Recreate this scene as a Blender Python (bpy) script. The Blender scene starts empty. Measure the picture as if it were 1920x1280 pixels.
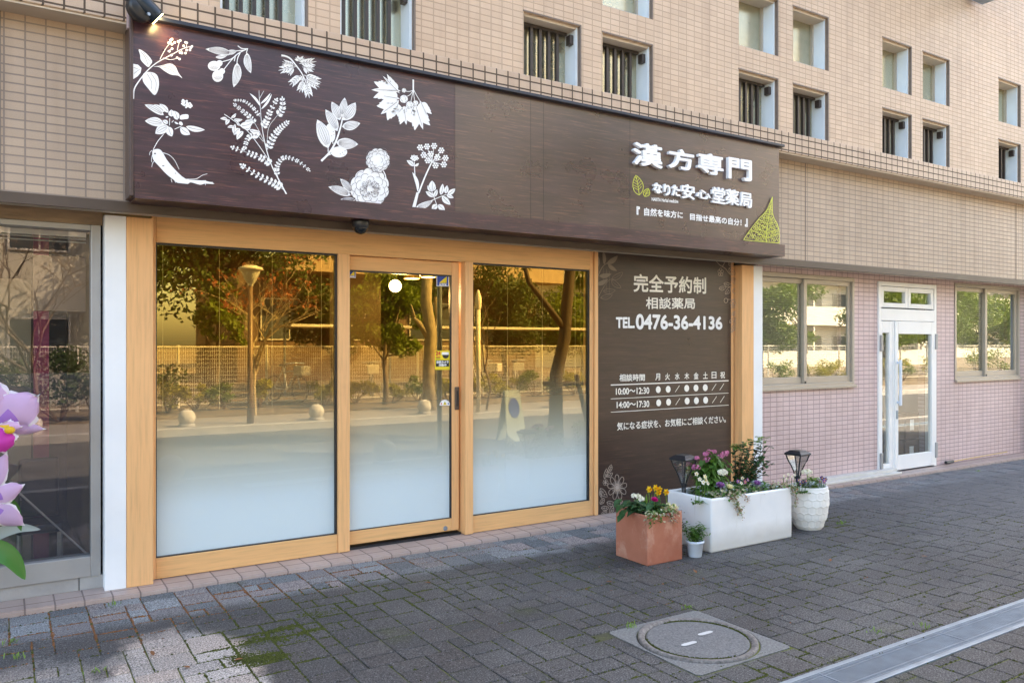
import bpy, math, random
import numpy as np
from mathutils import Vector, Matrix
R = math.radians
S = bpy.context.scene
COL = S.collection
# ------------------------------------------------------------------ camera, world, sun, exposure
F, CX, CY, TH, EYE, DIST = 1493.0, 960.0, 645.6, R(32.539), 1.5, 5.52
cam = bpy.data.cameras.new('camera')
cam.sensor_width = 36
cam.lens = F / 1920 * 36
cam.shift_y = 5.6 / 1920
cam.clip_start, cam.clip_end = .05, 900
co = bpy.data.objects.new('camera', cam)
COL.objects.link(co)
co.location = (0, -DIST, EYE)
co.rotation_euler = (R(90), 0, -TH)
S.camera = co
SUN_EL, SUN_AZ = R(40), R(-52)          # from behind the building, from its right
sd = Vector((-math.sin(SUN_AZ) * math.cos(SUN_EL), math.cos(SUN_AZ) * math.cos(SUN_EL), math.sin(SUN_EL)))
w = bpy.data.worlds.new('World')
S.world = w
w.use_nodes = True
nt = w.node_tree
sky = nt.nodes.new('ShaderNodeTexSky')
sky.sky_type = 'NISHITA'
sky.sun_disc = False
sky.sun_elevation = SUN_EL
sky.sun_rotation = math.atan2(sd.x, sd.y)
sky.air_density, sky.dust_density, sky.ozone_density = 1.0, 2.5, .6
nt.nodes['Background'].inputs['Strength'].default_value = .15
nt.links.new(sky.outputs[0], nt.nodes['Background'].inputs[0])
sl = bpy.data.lights.new('sun', 'SUN')
sl.energy, sl.angle, sl.color = 4.2, R(.5), (1, .86, .66)
so = bpy.data.objects.new('sun', sl)
COL.objects.link(so)
so.location = (0, 0, 30)
so.rotation_euler = sd.to_track_quat('Z', 'Y').to_euler()
vs = S.view_settings
vs.view_transform, vs.look, vs.gamma, vs.use_curve_mapping = 'Standard', 'None', 1, False
vs.exposure = 2.68
vs.use_white_balance = True
vs.white_balance_temperature = 7400
vs.white_balance_tint = 10

# ------------------------------------------------------------------ helpers
s_, c_ = math.sin(TH), math.cos(TH)


def ray(px, py):
    u, v = (px - CX) / F, (CY - py) / F
    return s_ + u * c_, c_ - u * s_, v


def P(px, py, Y=0.0):
    """point of the vertical plane y = Y that the survey of the photograph gives"""
    d = ray(px, py)
    t = (DIST + Y) / d[1]
    return d[0] * t, EYE + d[2] * t


def G(px, py, z=-.03):
    d = ray(px, py)
    t = (z - EYE) / d[2]
    return d[0] * t, d[1] * t - DIST


WL = {}


class MB:
    def __init__(s):
        s.v, s.f, s.m = [], [], []

    def face(s, pts, mi=0):
        n = len(s.v)
        s.v += [tuple(p) for p in pts]
        s.f.append(tuple(range(n, n + len(pts))))
        s.m.append(mi)

    def box(s, x0, x1, y0, y1, z0, z1, mi=0):
        n = len(s.v)
        s.v += [(x, y, z) for x in (x0, x1) for y in (y0, y1) for z in (z0, z1)]
        for q in ((0, 1, 3, 2), (4, 6, 7, 5), (0, 4, 5, 1), (2, 3, 7, 6), (0, 2, 6, 4), (1, 5, 7, 3)):
            s.f.append(tuple(n + i for i in q))
            s.m.append(mi)

    def tube(s, pts, rad, n=8, mi=0, cap=True):
        pts = [Vector(p) for p in pts]
        if not hasattr(rad, '__len__'):
            rad = [rad] * len(pts)
        b0 = len(s.v)
        for i, p in enumerate(pts):
            d = (pts[min(i + 1, len(pts) - 1)] - pts[max(i - 1, 0)]).normalized()
            a = d.cross(Vector((0, 0, 1)) if abs(d.z) < .9 else Vector((1, 0, 0))).normalized()
            b = d.cross(a)
            for k in range(n):
                q = 2 * math.pi * k / n
                s.v.append(tuple(p + (a * math.cos(q) + b * math.sin(q)) * rad[i]))
        for i in range(len(pts) - 1):
            for k in range(n):
                k2 = (k + 1) % n
                s.f.append((b0 + i * n + k, b0 + i * n + k2, b0 + (i + 1) * n + k2, b0 + (i + 1) * n + k))
                s.m.append(mi)
        if cap:
            s.f.append(tuple(b0 + k for k in range(n))[::-1])
            s.f.append(tuple(b0 + (len(pts) - 1) * n + k for k in range(n)))
            s.m += [mi, mi]

    def lathe(s, prof, c=(0, 0, 0), n=24, mi=0, cap=True):
        b0 = len(s.v)
        for r, z in prof:
            for k in range(n):
                q = 2 * math.pi * k / n
                s.v.append((c[0] + r * math.cos(q), c[1] + r * math.sin(q), c[2] + z))
        for i in range(len(prof) - 1):
            for k in range(n):
                k2 = (k + 1) % n
                s.f.append((b0 + i * n + k, b0 + i * n + k2, b0 + (i + 1) * n + k2, b0 + (i + 1) * n + k))
                s.m.append(mi)
        if cap:
            s.f.append(tuple(b0 + k for k in range(n))[::-1])
            s.f.append(tuple(b0 + (len(prof) - 1) * n + k for k in range(n)))
            s.m += [mi, mi]

    def leaf(s, base, d, L, W, mi=0, up=None, droop=.25, fold=.12):
        """a folded, drooping leaf blade of six faces"""
        base, d = Vector(base), Vector(d).normalized()
        up = Vector(up) if up else Vector((0, 0, 1))
        side = d.cross(up)
        if side.length < 1e-3:
            side = d.cross(Vector((1, .3, 0)))
        side.normalize()
        nrm = side.cross(d)
        n = len(s.v)
        for t, wd in ((0, .06), (.3, .85), (.62, .92), (1, .04)):
            q = base + d * (L * t) - Vector((0, 0, 1)) * (droop * L * t * t)
            for k in (-1, 0, 1):
                s.v.append(tuple(q + side * (k * W * .5 * wd) + nrm * (fold * W * abs(k) * wd)))
        for i in range(3):
            for k in range(2):
                a = n + i * 3 + k
                s.f.append((a, a + 1, a + 4, a + 3))
                s.m.append(mi)

    def ball(s, c, r, n=8, m=5, mi=0, sq=1.0):
        prof = [(max(1e-4, r * math.sin(math.pi * i / m)), -r * sq * math.cos(math.pi * i / m)) for i in range(m + 1)]
        s.lathe(prof, c, n, mi, cap=False)

    def build(s, name, mats, parent=None, smooth=False, bevel=0, seg=2, loc=None):
        me = bpy.data.meshes.new(name)
        off = np.array(WL.get(parent.name, (0, 0, 0)) if parent else (loc or (0, 0, 0)), float)
        v = np.array(s.v, float) - off
        me.from_pydata(v.tolist(), [], s.f)
        if not isinstance(mats, (list, tuple)):
            mats = [mats]
        for m in mats:
            me.materials.append(m)
        if len(mats) > 1:
            me.polygons.foreach_set('material_index', s.m)
        if smooth:
            me.polygons.foreach_set('use_smooth', [True] * len(me.polygons))
        me.update()
        o = bpy.data.objects.new(name, me)
        COL.objects.link(o)
        if parent:
            o.parent = parent
            WL[o.name] = tuple(off)
        else:
            o.location = tuple(off)
            WL[o.name] = tuple(off)
        if bevel:
            b = o.modifiers.new('bevel', 'BEVEL')
            b.width, b.segments, b.limit_method, b.angle_limit = bevel, seg, 'ANGLE', R(40)
        return o


def tag(o, label=None, cat=None, group=None, kind=None):
    for k, v in (('label', label), ('category', cat), ('group', group), ('kind', kind)):
        if v:
            o[k] = v
    return o


def thing(name, loc, label, cat, group=None):
    o = bpy.data.objects.new(name, None)
    COL.objects.link(o)
    o.location = loc
    o.empty_display_size = .1
    WL[o.name] = tuple(loc)
    return tag(o, label, cat, group)


def copy_tree(o, parent=None, loc=None):
    c = o.copy()
    COL.objects.link(c)
    if parent:
        c.parent = parent
    if loc is not None:
        c.location = loc
    for ch in list(o.children):
        copy_tree(ch, c)
    return c


# ------------------------------------------------------------------ materials
class N:
    def __init__(s, name):
        s.m = bpy.data.materials.new(name)
        s.m.use_nodes = True
        s.t = s.m.node_tree
        s.t.nodes.clear()
        s.out = s.n('OutputMaterial')

    def n(s, typ, **kw):
        nd = s.t.nodes.new('ShaderNode' + typ)
        for k, v in kw.items():
            if k.startswith('i_'):
                nd.inputs[k[2:].replace('_', ' ')].default_value = v
            else:
                setattr(nd, k, v)
        return nd

    def l(s, a, b):
        s.t.links.new(a, b)

    def ramp(s, fac, stops, interp='LINEAR'):
        r = s.n('ValToRGB')
        r.color_ramp.interpolation = interp
        e = r.color_ramp.elements
        while len(e) < len(stops):
            e.new(.5)
        for k, (p, c) in enumerate(stops):
            e[k].position = p
            e[k].color = c if len(c) == 4 else (*c, 1)
        s.l(fac, r.inputs[0])
        return r.outputs[0]

    def mix(s, fac, a, b, mode='MIX'):
        m = s.n('MixRGB', blend_type=mode)
        for k, v in ((0, fac), (1, a), (2, b)):
            if hasattr(v, 'is_output'):
                s.l(v, m.inputs[k])
            elif isinstance(v, (int, float)):
                m.inputs[k].default_value = v
            else:
                m.inputs[k].default_value = (*v, 1)
        return m.outputs[0]

    def math(s, op, a, b=0.0, clamp=False):
        m = s.n('Math', operation=op, use_clamp=clamp)
        for k, v in ((0, a), (1, b)):
            if hasattr(v, 'is_output'):
                s.l(v, m.inputs[k])
            else:
                m.inputs[k].default_value = v
        return m.outputs[0]

    def coord(s, kind='Object', scale=None):
        o = s.n('TexCoord').outputs[kind]
        if scale:
            mp = s.n('Mapping')
            mp.inputs['Scale'].default_value = scale
            s.l(o, mp.inputs[0])
            o = mp.outputs[0]
        return o

    def noise(s, scale, detail=3, vec=None, rough=.55):
        n = s.n('TexNoise')
        n.inputs['Scale'].default_value, n.inputs['Detail'].default_value, n.inputs['Roughness'].default_value = scale, detail, rough
        if vec:
            s.l(vec, n.inputs['Vector'])
        return n.outputs['Fac']

    def bump(s, h, strength=.3, dist=.005):
        b = s.n('Bump')
        b.inputs['Strength'].default_value, b.inputs['Distance'].default_value = strength, dist
        s.l(h, b.inputs['Height'])
        return b.outputs[0]

    def bsdf(s, col, rough=.6, normal=None, metallic=0, spec=.5, trans=0):
        p = s.n('BsdfPrincipled')
        if hasattr(col, 'is_output'):
            s.l(col, p.inputs['Base Color'])
        else:
            p.inputs['Base Color'].default_value = (*col, 1)
        if hasattr(rough, 'is_output'):
            s.l(rough, p.inputs['Roughness'])
        else:
            p.inputs['Roughness'].default_value = rough
        p.inputs['Metallic'].default_value = metallic
        p.inputs['Specular IOR Level'].default_value = spec
        if normal:
            s.l(normal, p.inputs['Normal'])
        return p.outputs[0]

    def done(s, sh):
        s.l(sh, s.out.inputs['Surface'])
        return s.m


def plain(name, c, rough=.6, var=.12, scale=6, bump=0, bscale=60, metallic=0, spec=.5, stretch=None):
    n = N(name)
    v = n.coord('Object', stretch)
    f = n.noise(scale, 5, v)
    col = n.ramp(f, [(.3, tuple(x * (1 - var) for x in c)), (.7, tuple(min(1, x * (1 + var)) for x in c))])
    nm = n.bump(n.noise(bscale, 3, v), bump, .004) if bump else None
    rr = n.ramp(f, [(.3, (rough * .85,) * 3), (.7, (min(1, rough * 1.12),) * 3)])
    return n.done(n.bsdf(col, rr, nm, metallic, spec))


def tiles(name, c1, c2, mortar, bw=.1, rh=.05, ms=.005, rough=.45, var=.1, zoff=0.0, dirt=(.5, .45, .4), floor=False):
    n = N(name)
    xyz = n.n('SeparateXYZ')
    n.l(n.coord('Object'), xyz.inputs[0])
    cb = n.n('CombineXYZ')
    n.l(n.math('ADD', n.math('ADD', xyz.outputs[0], 50.0), 0.0 if floor else xyz.outputs[1]), cb.inputs[0])
    n.l(n.math('ADD', n.math('SUBTRACT', xyz.outputs[2], xyz.outputs[1]) if floor else xyz.outputs[2], 10 + zoff), cb.inputs[1])
    b = n.n('TexBrick', offset=0, squash=1)
    n.l(cb.outputs[0], b.inputs['Vector'])
    for k, v in (('Scale', 1), ('Mortar Size', ms), ('Mortar Smooth', .15), ('Bias', 0), ('Brick Width', bw), ('Row Height', rh)):
        b.inputs[k].default_value = v
    b.inputs['Color1'].default_value, b.inputs['Color2'].default_value, b.inputs['Mortar'].default_value = (*c1, 1), (*c2, 1), (*mortar, 1)
    big = n.noise(.9, 5, cb.outputs[0])
    col = n.mix(n.ramp(big, [(.35, (0,) * 3), (.75, (.35,) * 3)]), b.outputs['Color'], n.mix(1, b.outputs['Color'], dirt, 'MULTIPLY'))
    sp = n.noise(220, 2, cb.outputs[0])
    col = n.mix(var, col, n.ramp(sp, [(.35, (.2, .17, .15)), (.65, (.95, .9, .85))]), 'OVERLAY')
    # faint vertical water runs
    mp = n.n('Mapping')
    mp.inputs['Scale'].default_value = (7, .35, 1)
    n.l(cb.outputs[0], mp.inputs[0])
    runs = n.noise(1.0, 5, mp.outputs[0])
    col = n.mix(n.ramp(runs, [(.50, (0,) * 3), (.8, (.45,) * 3)]), col, n.mix(1, col, (.62, .58, .54), 'MULTIPLY'))
    inv = n.math('SUBTRACT', 1, b.outputs['Fac'])
    h = n.math('ADD', inv, n.math('MULTIPLY', n.noise(9, 2, cb.outputs[0]), .35))
    return n.done(n.bsdf(col, n.ramp(b.outputs['Fac'], [(0, (rough,) * 3), (1, (.9,) * 3)]), n.bump(h, .5, .004)))


def wood(name, c, rough=.42, sc=(30, 30, 1.2)):
    n = N(name)
    g = n.coord('Object')
    mpv = n.n('Mapping')
    mpv.inputs['Scale'].default_value = sc
    n.l(g, mpv.inputs[0])
    f = n.noise(2.2, 8, mpv.outputs[0], .65)
    f2 = n.noise(1.5, 3, g)
    col = n.ramp(f, [(.25, tuple(x * .74 for x in c)), (.5, c), (.8, tuple(min(1, x * 1.12) for x in c))])
    col = n.mix(n.math('MULTIPLY', f2, .3), col, tuple(x * .8 for x in c))
    return n.done(n.bsdf(col, rough, n.bump(f, .08, .002), 0, .4))


def darkwood(name, base, streak, rough=.34, spec=.5, coat=0.0):
    """printed dark board with long pale streaks"""
    n = N(name)
    g = n.coord('Object')
    mp = n.n('Mapping')
    mp.inputs['Scale'].default_value = (1.1, 1, 16)
    mp.inputs['Rotation'].default_value = (0, R(1.5), 0)
    n.l(g, mp.inputs[0])
    f = n.noise(1.6, 9, mp.outputs[0], .7)
    mp2 = n.n('Mapping')
    mp2.inputs['Scale'].default_value = (3.2, 3.2, 62)
    mp2.inputs['Rotation'].default_value = (0, R(2.5), 0)
    n.l(g, mp2.inputs[0])
    f2 = n.noise(1.2, 6, mp2.outputs[0], .7)
    col = n.ramp(f, [(.3, tuple(x * .55 for x in base)), (.5, base), (.72, tuple(x * 1.5 for x in base))])
    col = n.mix(n.ramp(f2, [(.53, (0,) * 3), (.66, (.7,) * 3)]), col, streak)
    fl = n.noise(60, 2, mp.outputs[0])
    col = n.mix(n.ramp(fl, [(.70, (0,) * 3), (.78, (.5,) * 3)]), col, tuple(min(1, x * 2.5) for x in streak))
    rr = n.ramp(n.noise(3, 4, g), [(.3, (rough * .85,) * 3), (.7, (rough * 1.2,) * 3)])
    sh = n.bsdf(col, rr, None, 0, spec)
    sh.node.inputs['Coat Weight'].default_value, sh.node.inputs['Coat Roughness'].default_value = coat, .22
    return n.done(sh)


def glass(name, tint=(1, 1, 1), refl=.16, trans=(.9, .95, .93), edge=.55, rough=0.0, grad=None):
    """window pane: mirror-like coat over clear glass; grad = (z0, z1, low tint) for a graded film"""
    n = N(name)
    lw = n.n('LayerWeight', i_Blend=.35)
    f = n.math('ADD', refl, n.math('MULTIPLY', n.math('POWER', lw.outputs['Facing'], 3.0), edge), True)
    gl = n.n('BsdfGlossy', i_Roughness=rough)
    tr = n.n('BsdfTransparent')
    gl.inputs['Color'].default_value = (*tint, 1)
    tr.inputs['Color'].default_value = (*trans, 1)
    if grad:
        x = n.n('SeparateXYZ')
        n.l(n.coord('Object'), x.inputs[0])
        mr = n.n('MapRange')
        mr.inputs['From Min'].default_value, mr.inputs['From Max'].default_value = grad[0], grad[1]
        n.l(x.outputs[2], mr.inputs['Value'])
        n.l(n.mix(mr.outputs[0], grad[2], tint), gl.inputs['Color'])
        n.l(n.mix(mr.outputs[0], (.97, .98, .98), trans), tr.inputs['Color'])
        f = n.math('MULTIPLY', f, n.math('ADD', grad[3], n.math('MULTIPLY', mr.outputs[0], 1 - grad[3])))
    wob = n.bump(n.noise(1.3, 1), .02, .02)
    n.l(wob, gl.inputs['Normal'])
    mx = n.n('MixShader')
    n.l(f, mx.inputs[0])
    n.l(tr.outputs[0], mx.inputs[1])
    n.l(gl.outputs[0], mx.inputs[2])
    return n.done(mx.outputs[0])


def film(name, c, z0, z1, amax=.97, amin=0.0):
    n = N(name)
    x = n.n('SeparateXYZ')
    n.l(n.coord('Object'), x.inputs[0])
    mr = n.n('MapRange', interpolation_type='SMOOTHSTEP')
    for k, v in (('From Min', z0), ('From Max', z1), ('To Min', amax), ('To Max', amin)):
        mr.inputs[k].default_value = v
    n.l(x.outputs[2], mr.inputs['Value'])
    d = n.n('BsdfDiffuse')
    d.inputs['Color'].default_value = (*c, 1)
    t = n.n('BsdfTransparent')
    mx = n.n('MixShader')
    n.l(mr.outputs[0], mx.inputs[0])
    n.l(t.outputs[0], mx.inputs[1])
    n.l(d.outputs[0], mx.inputs[2])
    return n.done(mx.outputs[0])


def emit(name, c, st):
    n = N(name)
    e = n.n('Emission')
    e.inputs['Color'].default_value = (*c, 1)
    e.inputs['Strength'].default_value = st
    return n.done(e.outputs[0])


def foliage(name, c, var=.45, trans=.25, rough=.5):
    n = N(name)
    g = n.n('NewGeometry')
    rp = g.outputs['Random Per Island']
    f = n.noise(1.8, 2, n.coord('Object'))
    lo, hi = tuple(x * (1 - var) for x in c), tuple(min(1, x * (1 + var)) for x in c)
    col = n.mix(n.math('ADD', n.math('MULTIPLY', rp, .65), n.math('MULTIPLY', f, .35)), lo, hi)
    b = n.bsdf(col, rough, None, 0, .35)
    t = n.n('BsdfTranslucent')
    n.l(n.mix(1, col, (1.0, 1.0, .5), 'MULTIPLY'), t.inputs['Color'])
    mx = n.n('MixShader')
    mx.inputs[0].default_value = trans
    n.l(b, mx.inputs[1])
    n.l(t.outputs[0], mx.inputs[2])
    return n.done(mx.outputs[0])


M = {}
M['tile'] = tiles('beige_tile', (.545, .395, .28), (.61, .45, .325), (.44, .325, .235), ms=.0048)
M['tile_low'] = tiles('brown_tile', (.44, .335, .25), (.485, .37, .275), (.29, .235, .20), ms=.0048)
M['tile_pink'] = tiles('pink_tile', (.64, .485, .48), (.69, .53, .525), (.40, .30, .30), ms=.005)
M['tile_ledge'] = tiles('ledge_tile', (.51, .37, .27), (.55, .41, .30), (.10, .07, .05), bw=.1, rh=.065, ms=.006, zoff=-.045 + .065)
M['tile_floor'] = tiles('step_tile', (.43, .335, .30), (.48, .375, .335), (.24, .19, .175), bw=.15, rh=.15, ms=.005, zoff=-.07, floor=True)
M['wood'] = wood('honey_wood', (.82, .455, .205))
M['wood_h'] = wood('honey_wood_rail', (.78, .44, .19), .42, (1.2, 30, 30))
M['sign'] = darkwood('sign_board', (.046, .018, .025), (.20, .075, .06), .30, .8)
M['sign_gloss'] = darkwood('sign_board_gloss', (.050, .022, .022), (.16, .07, .05), .29, .9, .42)
M['panel'] = darkwood('panel_board', (.036, .018, .014), (.08, .045, .03), .32, .72)
M['sign_trim'] = plain('brown_trim', (.07, .042, .036), .38, .15, 4)
M['black'] = plain('black_metal', (.016, .018, .022), .35, .2, 20)
M['navy'] = plain('dark_cap', (.02, .024, .04), .4, .2, 5)
M['white_metal'] = plain('white_metal', (.80, .82, .84), .4, .04, 3)
M['alu'] = plain('aluminium', (.62, .62, .60), .35, .06, 4, metallic=.6)
M['alu_white'] = plain('white_aluminium', (.83, .83, .82), .35, .03, 4)
M['alu_beige'] = plain('beige_aluminium', (.42, .37, .31), .38, .06, 4, metallic=.25)
M['alu_grey'] = plain('grey_aluminium', (.36, .36, .36), .42, .06, 4, metallic=.3)
M['jamb'] = plain('pale_jamb', (.66, .74, .80), .4, .05, 4)
M['bars'] = plain('bronze_bar', (.055, .043, .038), .4, .12, 6, metallic=.3)
M['brown_dark'] = plain('dark_brown_metal', (.075, .05, .036), .45, .15, 5)
M['soffit'] = plain('soffit_paint', (.56, .47, .37), .8, .12, 2.5, .15, 20)
M['concrete'] = plain('concrete', (.36, .35, .34), .85, .15, 5, .3, 50)
M['rubber'] = plain('rubber', (.02, .02, .022), .7)
M['print'] = plain('white_print', (.86, .86, .86), .5, .03, 5)
M['printline'] = plain('print_line', (.16, .14, .15), .6, .1, 5)
M['letter'] = plain('white_letter', (.88, .88, .89), .45, .03, 5)
M['lime'] = plain('lime_print', (.60, .62, .08), .5, .06, 20)
M['taupe'] = plain('taupe_print', (.40, .32, .26), .55, .06, 20)
M['taupe2'] = plain('soft_taupe_print', (.19, .145, .11), .55, .06, 20)
M['cream_print'] = plain('cream_print', (.87, .84, .77), .5, .03, 5)
M['shopglass'] = glass('amber_glass', (1.0, .71, .22), .24, (.95, .80, .50), .4, 0, (.45, 1.45, (.8, .88, .95), .22))
M['glass'] = glass('window_glass', (.98, .97, .9), .30, (.9, .93, .9), .4)
M['glass_left'] = glass('left_glass', (1, .92, .9), .09, (.8, .8, .8), .4)
M['glass_frost'] = None
M['film'] = film('white_film', (.67, .765, .80), .30, 1.52, .99)
M['film_grey'] = film('grey_film', (.13, .135, .165), .5, 1.25, .40, .36)
M['blind'] = plain('amber_blind', (.13, .06, .012), .55, .12, 3)
M['blind_white'] = plain('white_blind', (.62, .60, .55), .55, .06, 3)
M['cord'] = plain('pale_cord', (.55, .45, .3), .6)
M['inner'] = plain('inner_wall', (.20, .135, .06), .8, .15, 2)
M['inner_dark'] = plain('inner_dark', (.05, .045, .042), .8, .2, 2)
M['inner_pale'] = plain('inner_pale', (.42, .40, .36), .8, .1, 2)
M['maroon'] = plain('maroon_paint', (.30, .02, .09), .6, .15, 3)
M['globe'] = emit('lamp_globe', (1, .82, .5), 5)
M['spot_lens'] = emit('spot_lens', (1, .78, .38), 9)
M['terracotta'] = plain('terracotta', (.50, .195, .125), .7, .2, 5, .2, 35)
M['planter_white'] = plain('planter_white', (.80, .81, .82), .45, .04, 2.5, .04, 12)
M['pot_white'] = plain('pot_white', (.78, .76, .72), .7, .08, 7, .12, 60)
M['pot_plastic'] = plain('pot_plastic', (.66, .74, .86), .4, .04, 4)
M['soil'] = plain('soil', (.03, .022, .016), .95, .4, 40, .8, 60)
M['leaf'] = foliage('leaf_green', (.085, .19, .035))
M['leaf_d'] = foliage('leaf_deep', (.035, .10, .035), .4)
M['leaf_l'] = foliage('leaf_light', (.16, .27, .05))
M['leaf_v'] = foliage('leaf_variegated', (.42, .40, .26), .45)
M['leaf_pink'] = foliage('leaf_blush', (.40, .24, .19), .4)
M['leaf_silver'] = foliage('leaf_silver', (.36, .42, .42), .25)
M['stem'] = plain('stem', (.09, .10, .03), .7, .3, 30)
M['twig'] = plain('twig', (.13, .075, .04), .8, .3, 30)
M['fl_pink'] = foliage('flower_pink', (.55, .17, .33), .35, .3)
M['fl_white'] = foliage('flower_white', (.82, .80, .72), .1, .3)
M['fl_cream'] = foliage('flower_cream', (.80, .74, .50), .12, .3)
M['fl_yellow'] = foliage('flower_yellow', (.78, .50, .02), .2, .3)
M['fl_magenta'] = foliage('flower_magenta', (.62, .015, .26), .3, .3)
M['fl_purple'] = foliage('flower_purple', (.33, .13, .42), .4, .3)
M['fl_violet'] = foliage('flower_violet', (.06, .015, .13), .4, .2)
M['orchid'] = foliage('orchid_petal', (.74, .50, .80), .2, .4, .75)
M['orchid_edge'] = foliage('orchid_edge', (.86, .78, .88), .06, .3)
M['orchid_deep'] = foliage('orchid_deep', (.62, .05, .42), .25, .3)
M['orchid_gold'] = foliage('orchid_gold', (.85, .55, .04), .15, .3)
M['orchid_leaf'] = foliage('orchid_leaf', (.05, .17, .03), .3, .15, .3)
M['bark'] = plain('bark', (.16, .12, .085), .9, .35, 14, .8, 30, stretch=(1, 1, .3))
M['bark_d'] = plain('bark_dark', (.07, .055, .045), .9, .35, 14, .8, 30, stretch=(1, 1, .3))
M['bark_pale'] = plain('bark_pale', (.36, .29, .19), .9, .3, 14, .6, 30, stretch=(1, 1, .3))
M['tree_d'] = foliage('evergreen_leaf', (.05, .085, .02), .5)
M['tree_m'] = foliage('broad_leaf', (.13, .19, .03), .5, .35)
M['tree_y'] = foliage('yellow_leaf', (.30, .28, .04), .4, .35)
M['tree_r'] = foliage('red_leaf', (.30, .10, .05), .4, .35)
M['fence'] = plain('white_fence', (.72, .68, .58), .5, .06, 4)
M['far_cream'] = plain('cream_render', (.66, .62, .52), .8, .08, .6, .1, 8)
M['far_brown'] = plain('brown_render', (.13, .085, .055), .8, .1, .5, .1, 8)
M['far_glass'] = plain('far_glass', (.06, .075, .085), .12, .2, .4)
M['far_rail'] = plain('far_rail', (.55, .52, .46), .6, .06, 2)
M['lamp_post'] = plain('lamp_post', (.15, .10, .07), .45, .12, 6)
M['lamp_glass'] = plain('lamp_glass', (.60, .60, .56), .25, .06, 6)
M['ballstone'] = plain('pale_stone', (.48, .46, .43), .85, .12, 9, .3, 60)
M['asphalt'] = plain('asphalt', (.085, .083, .082), .9, .2, 2.5, .5, 220)
M['farpave'] = plain('far_pavement', (.26, .23, .20), .9, .15, 3, .3, 90)
M['earth'] = plain('earth', (.17, .125, .075), .95, .3, 3, .6, 40)
M['bike'] = plain('bike_paint', (.6, .6, .6), .35)
M['steel'] = plain('galvanised', (.27, .33, .40), .42, .12, 12, .1, 60, metallic=.55)
M['blue'] = plain('blue_sticker', (.01, .05, .30), .4)
M['yellow'] = plain('yellow_sticker', (.80, .62, .03), .4)
M['red'] = plain('red_sticker', (.62, .05, .03), .4)


def frosted():
    n = N('frosted_pane')
    g = n.n('BsdfGlossy', i_Roughness=.22)
    g.inputs['Color'].default_value = (.85, .82, .62, 1)
    d = n.n('BsdfDiffuse')
    n.l(n.ramp(n.noise(2.5, 4), [(.3, (.15, .14, .10)), (.7, (.24, .22, .16))]), d.inputs['Color'])
    mx = n.n('MixShader')
    oi = n.n('ObjectInfo')
    n.l(n.math('ADD', .22, n.math('MULTIPLY', oi.outputs['Random'], .35)), mx.inputs[0])
    n.l(d.outputs[0], mx.inputs[1])
    n.l(g.outputs[0], mx.inputs[2])
    return n.done(mx.outputs[0])


M['glass_frost'] = frosted()


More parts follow.
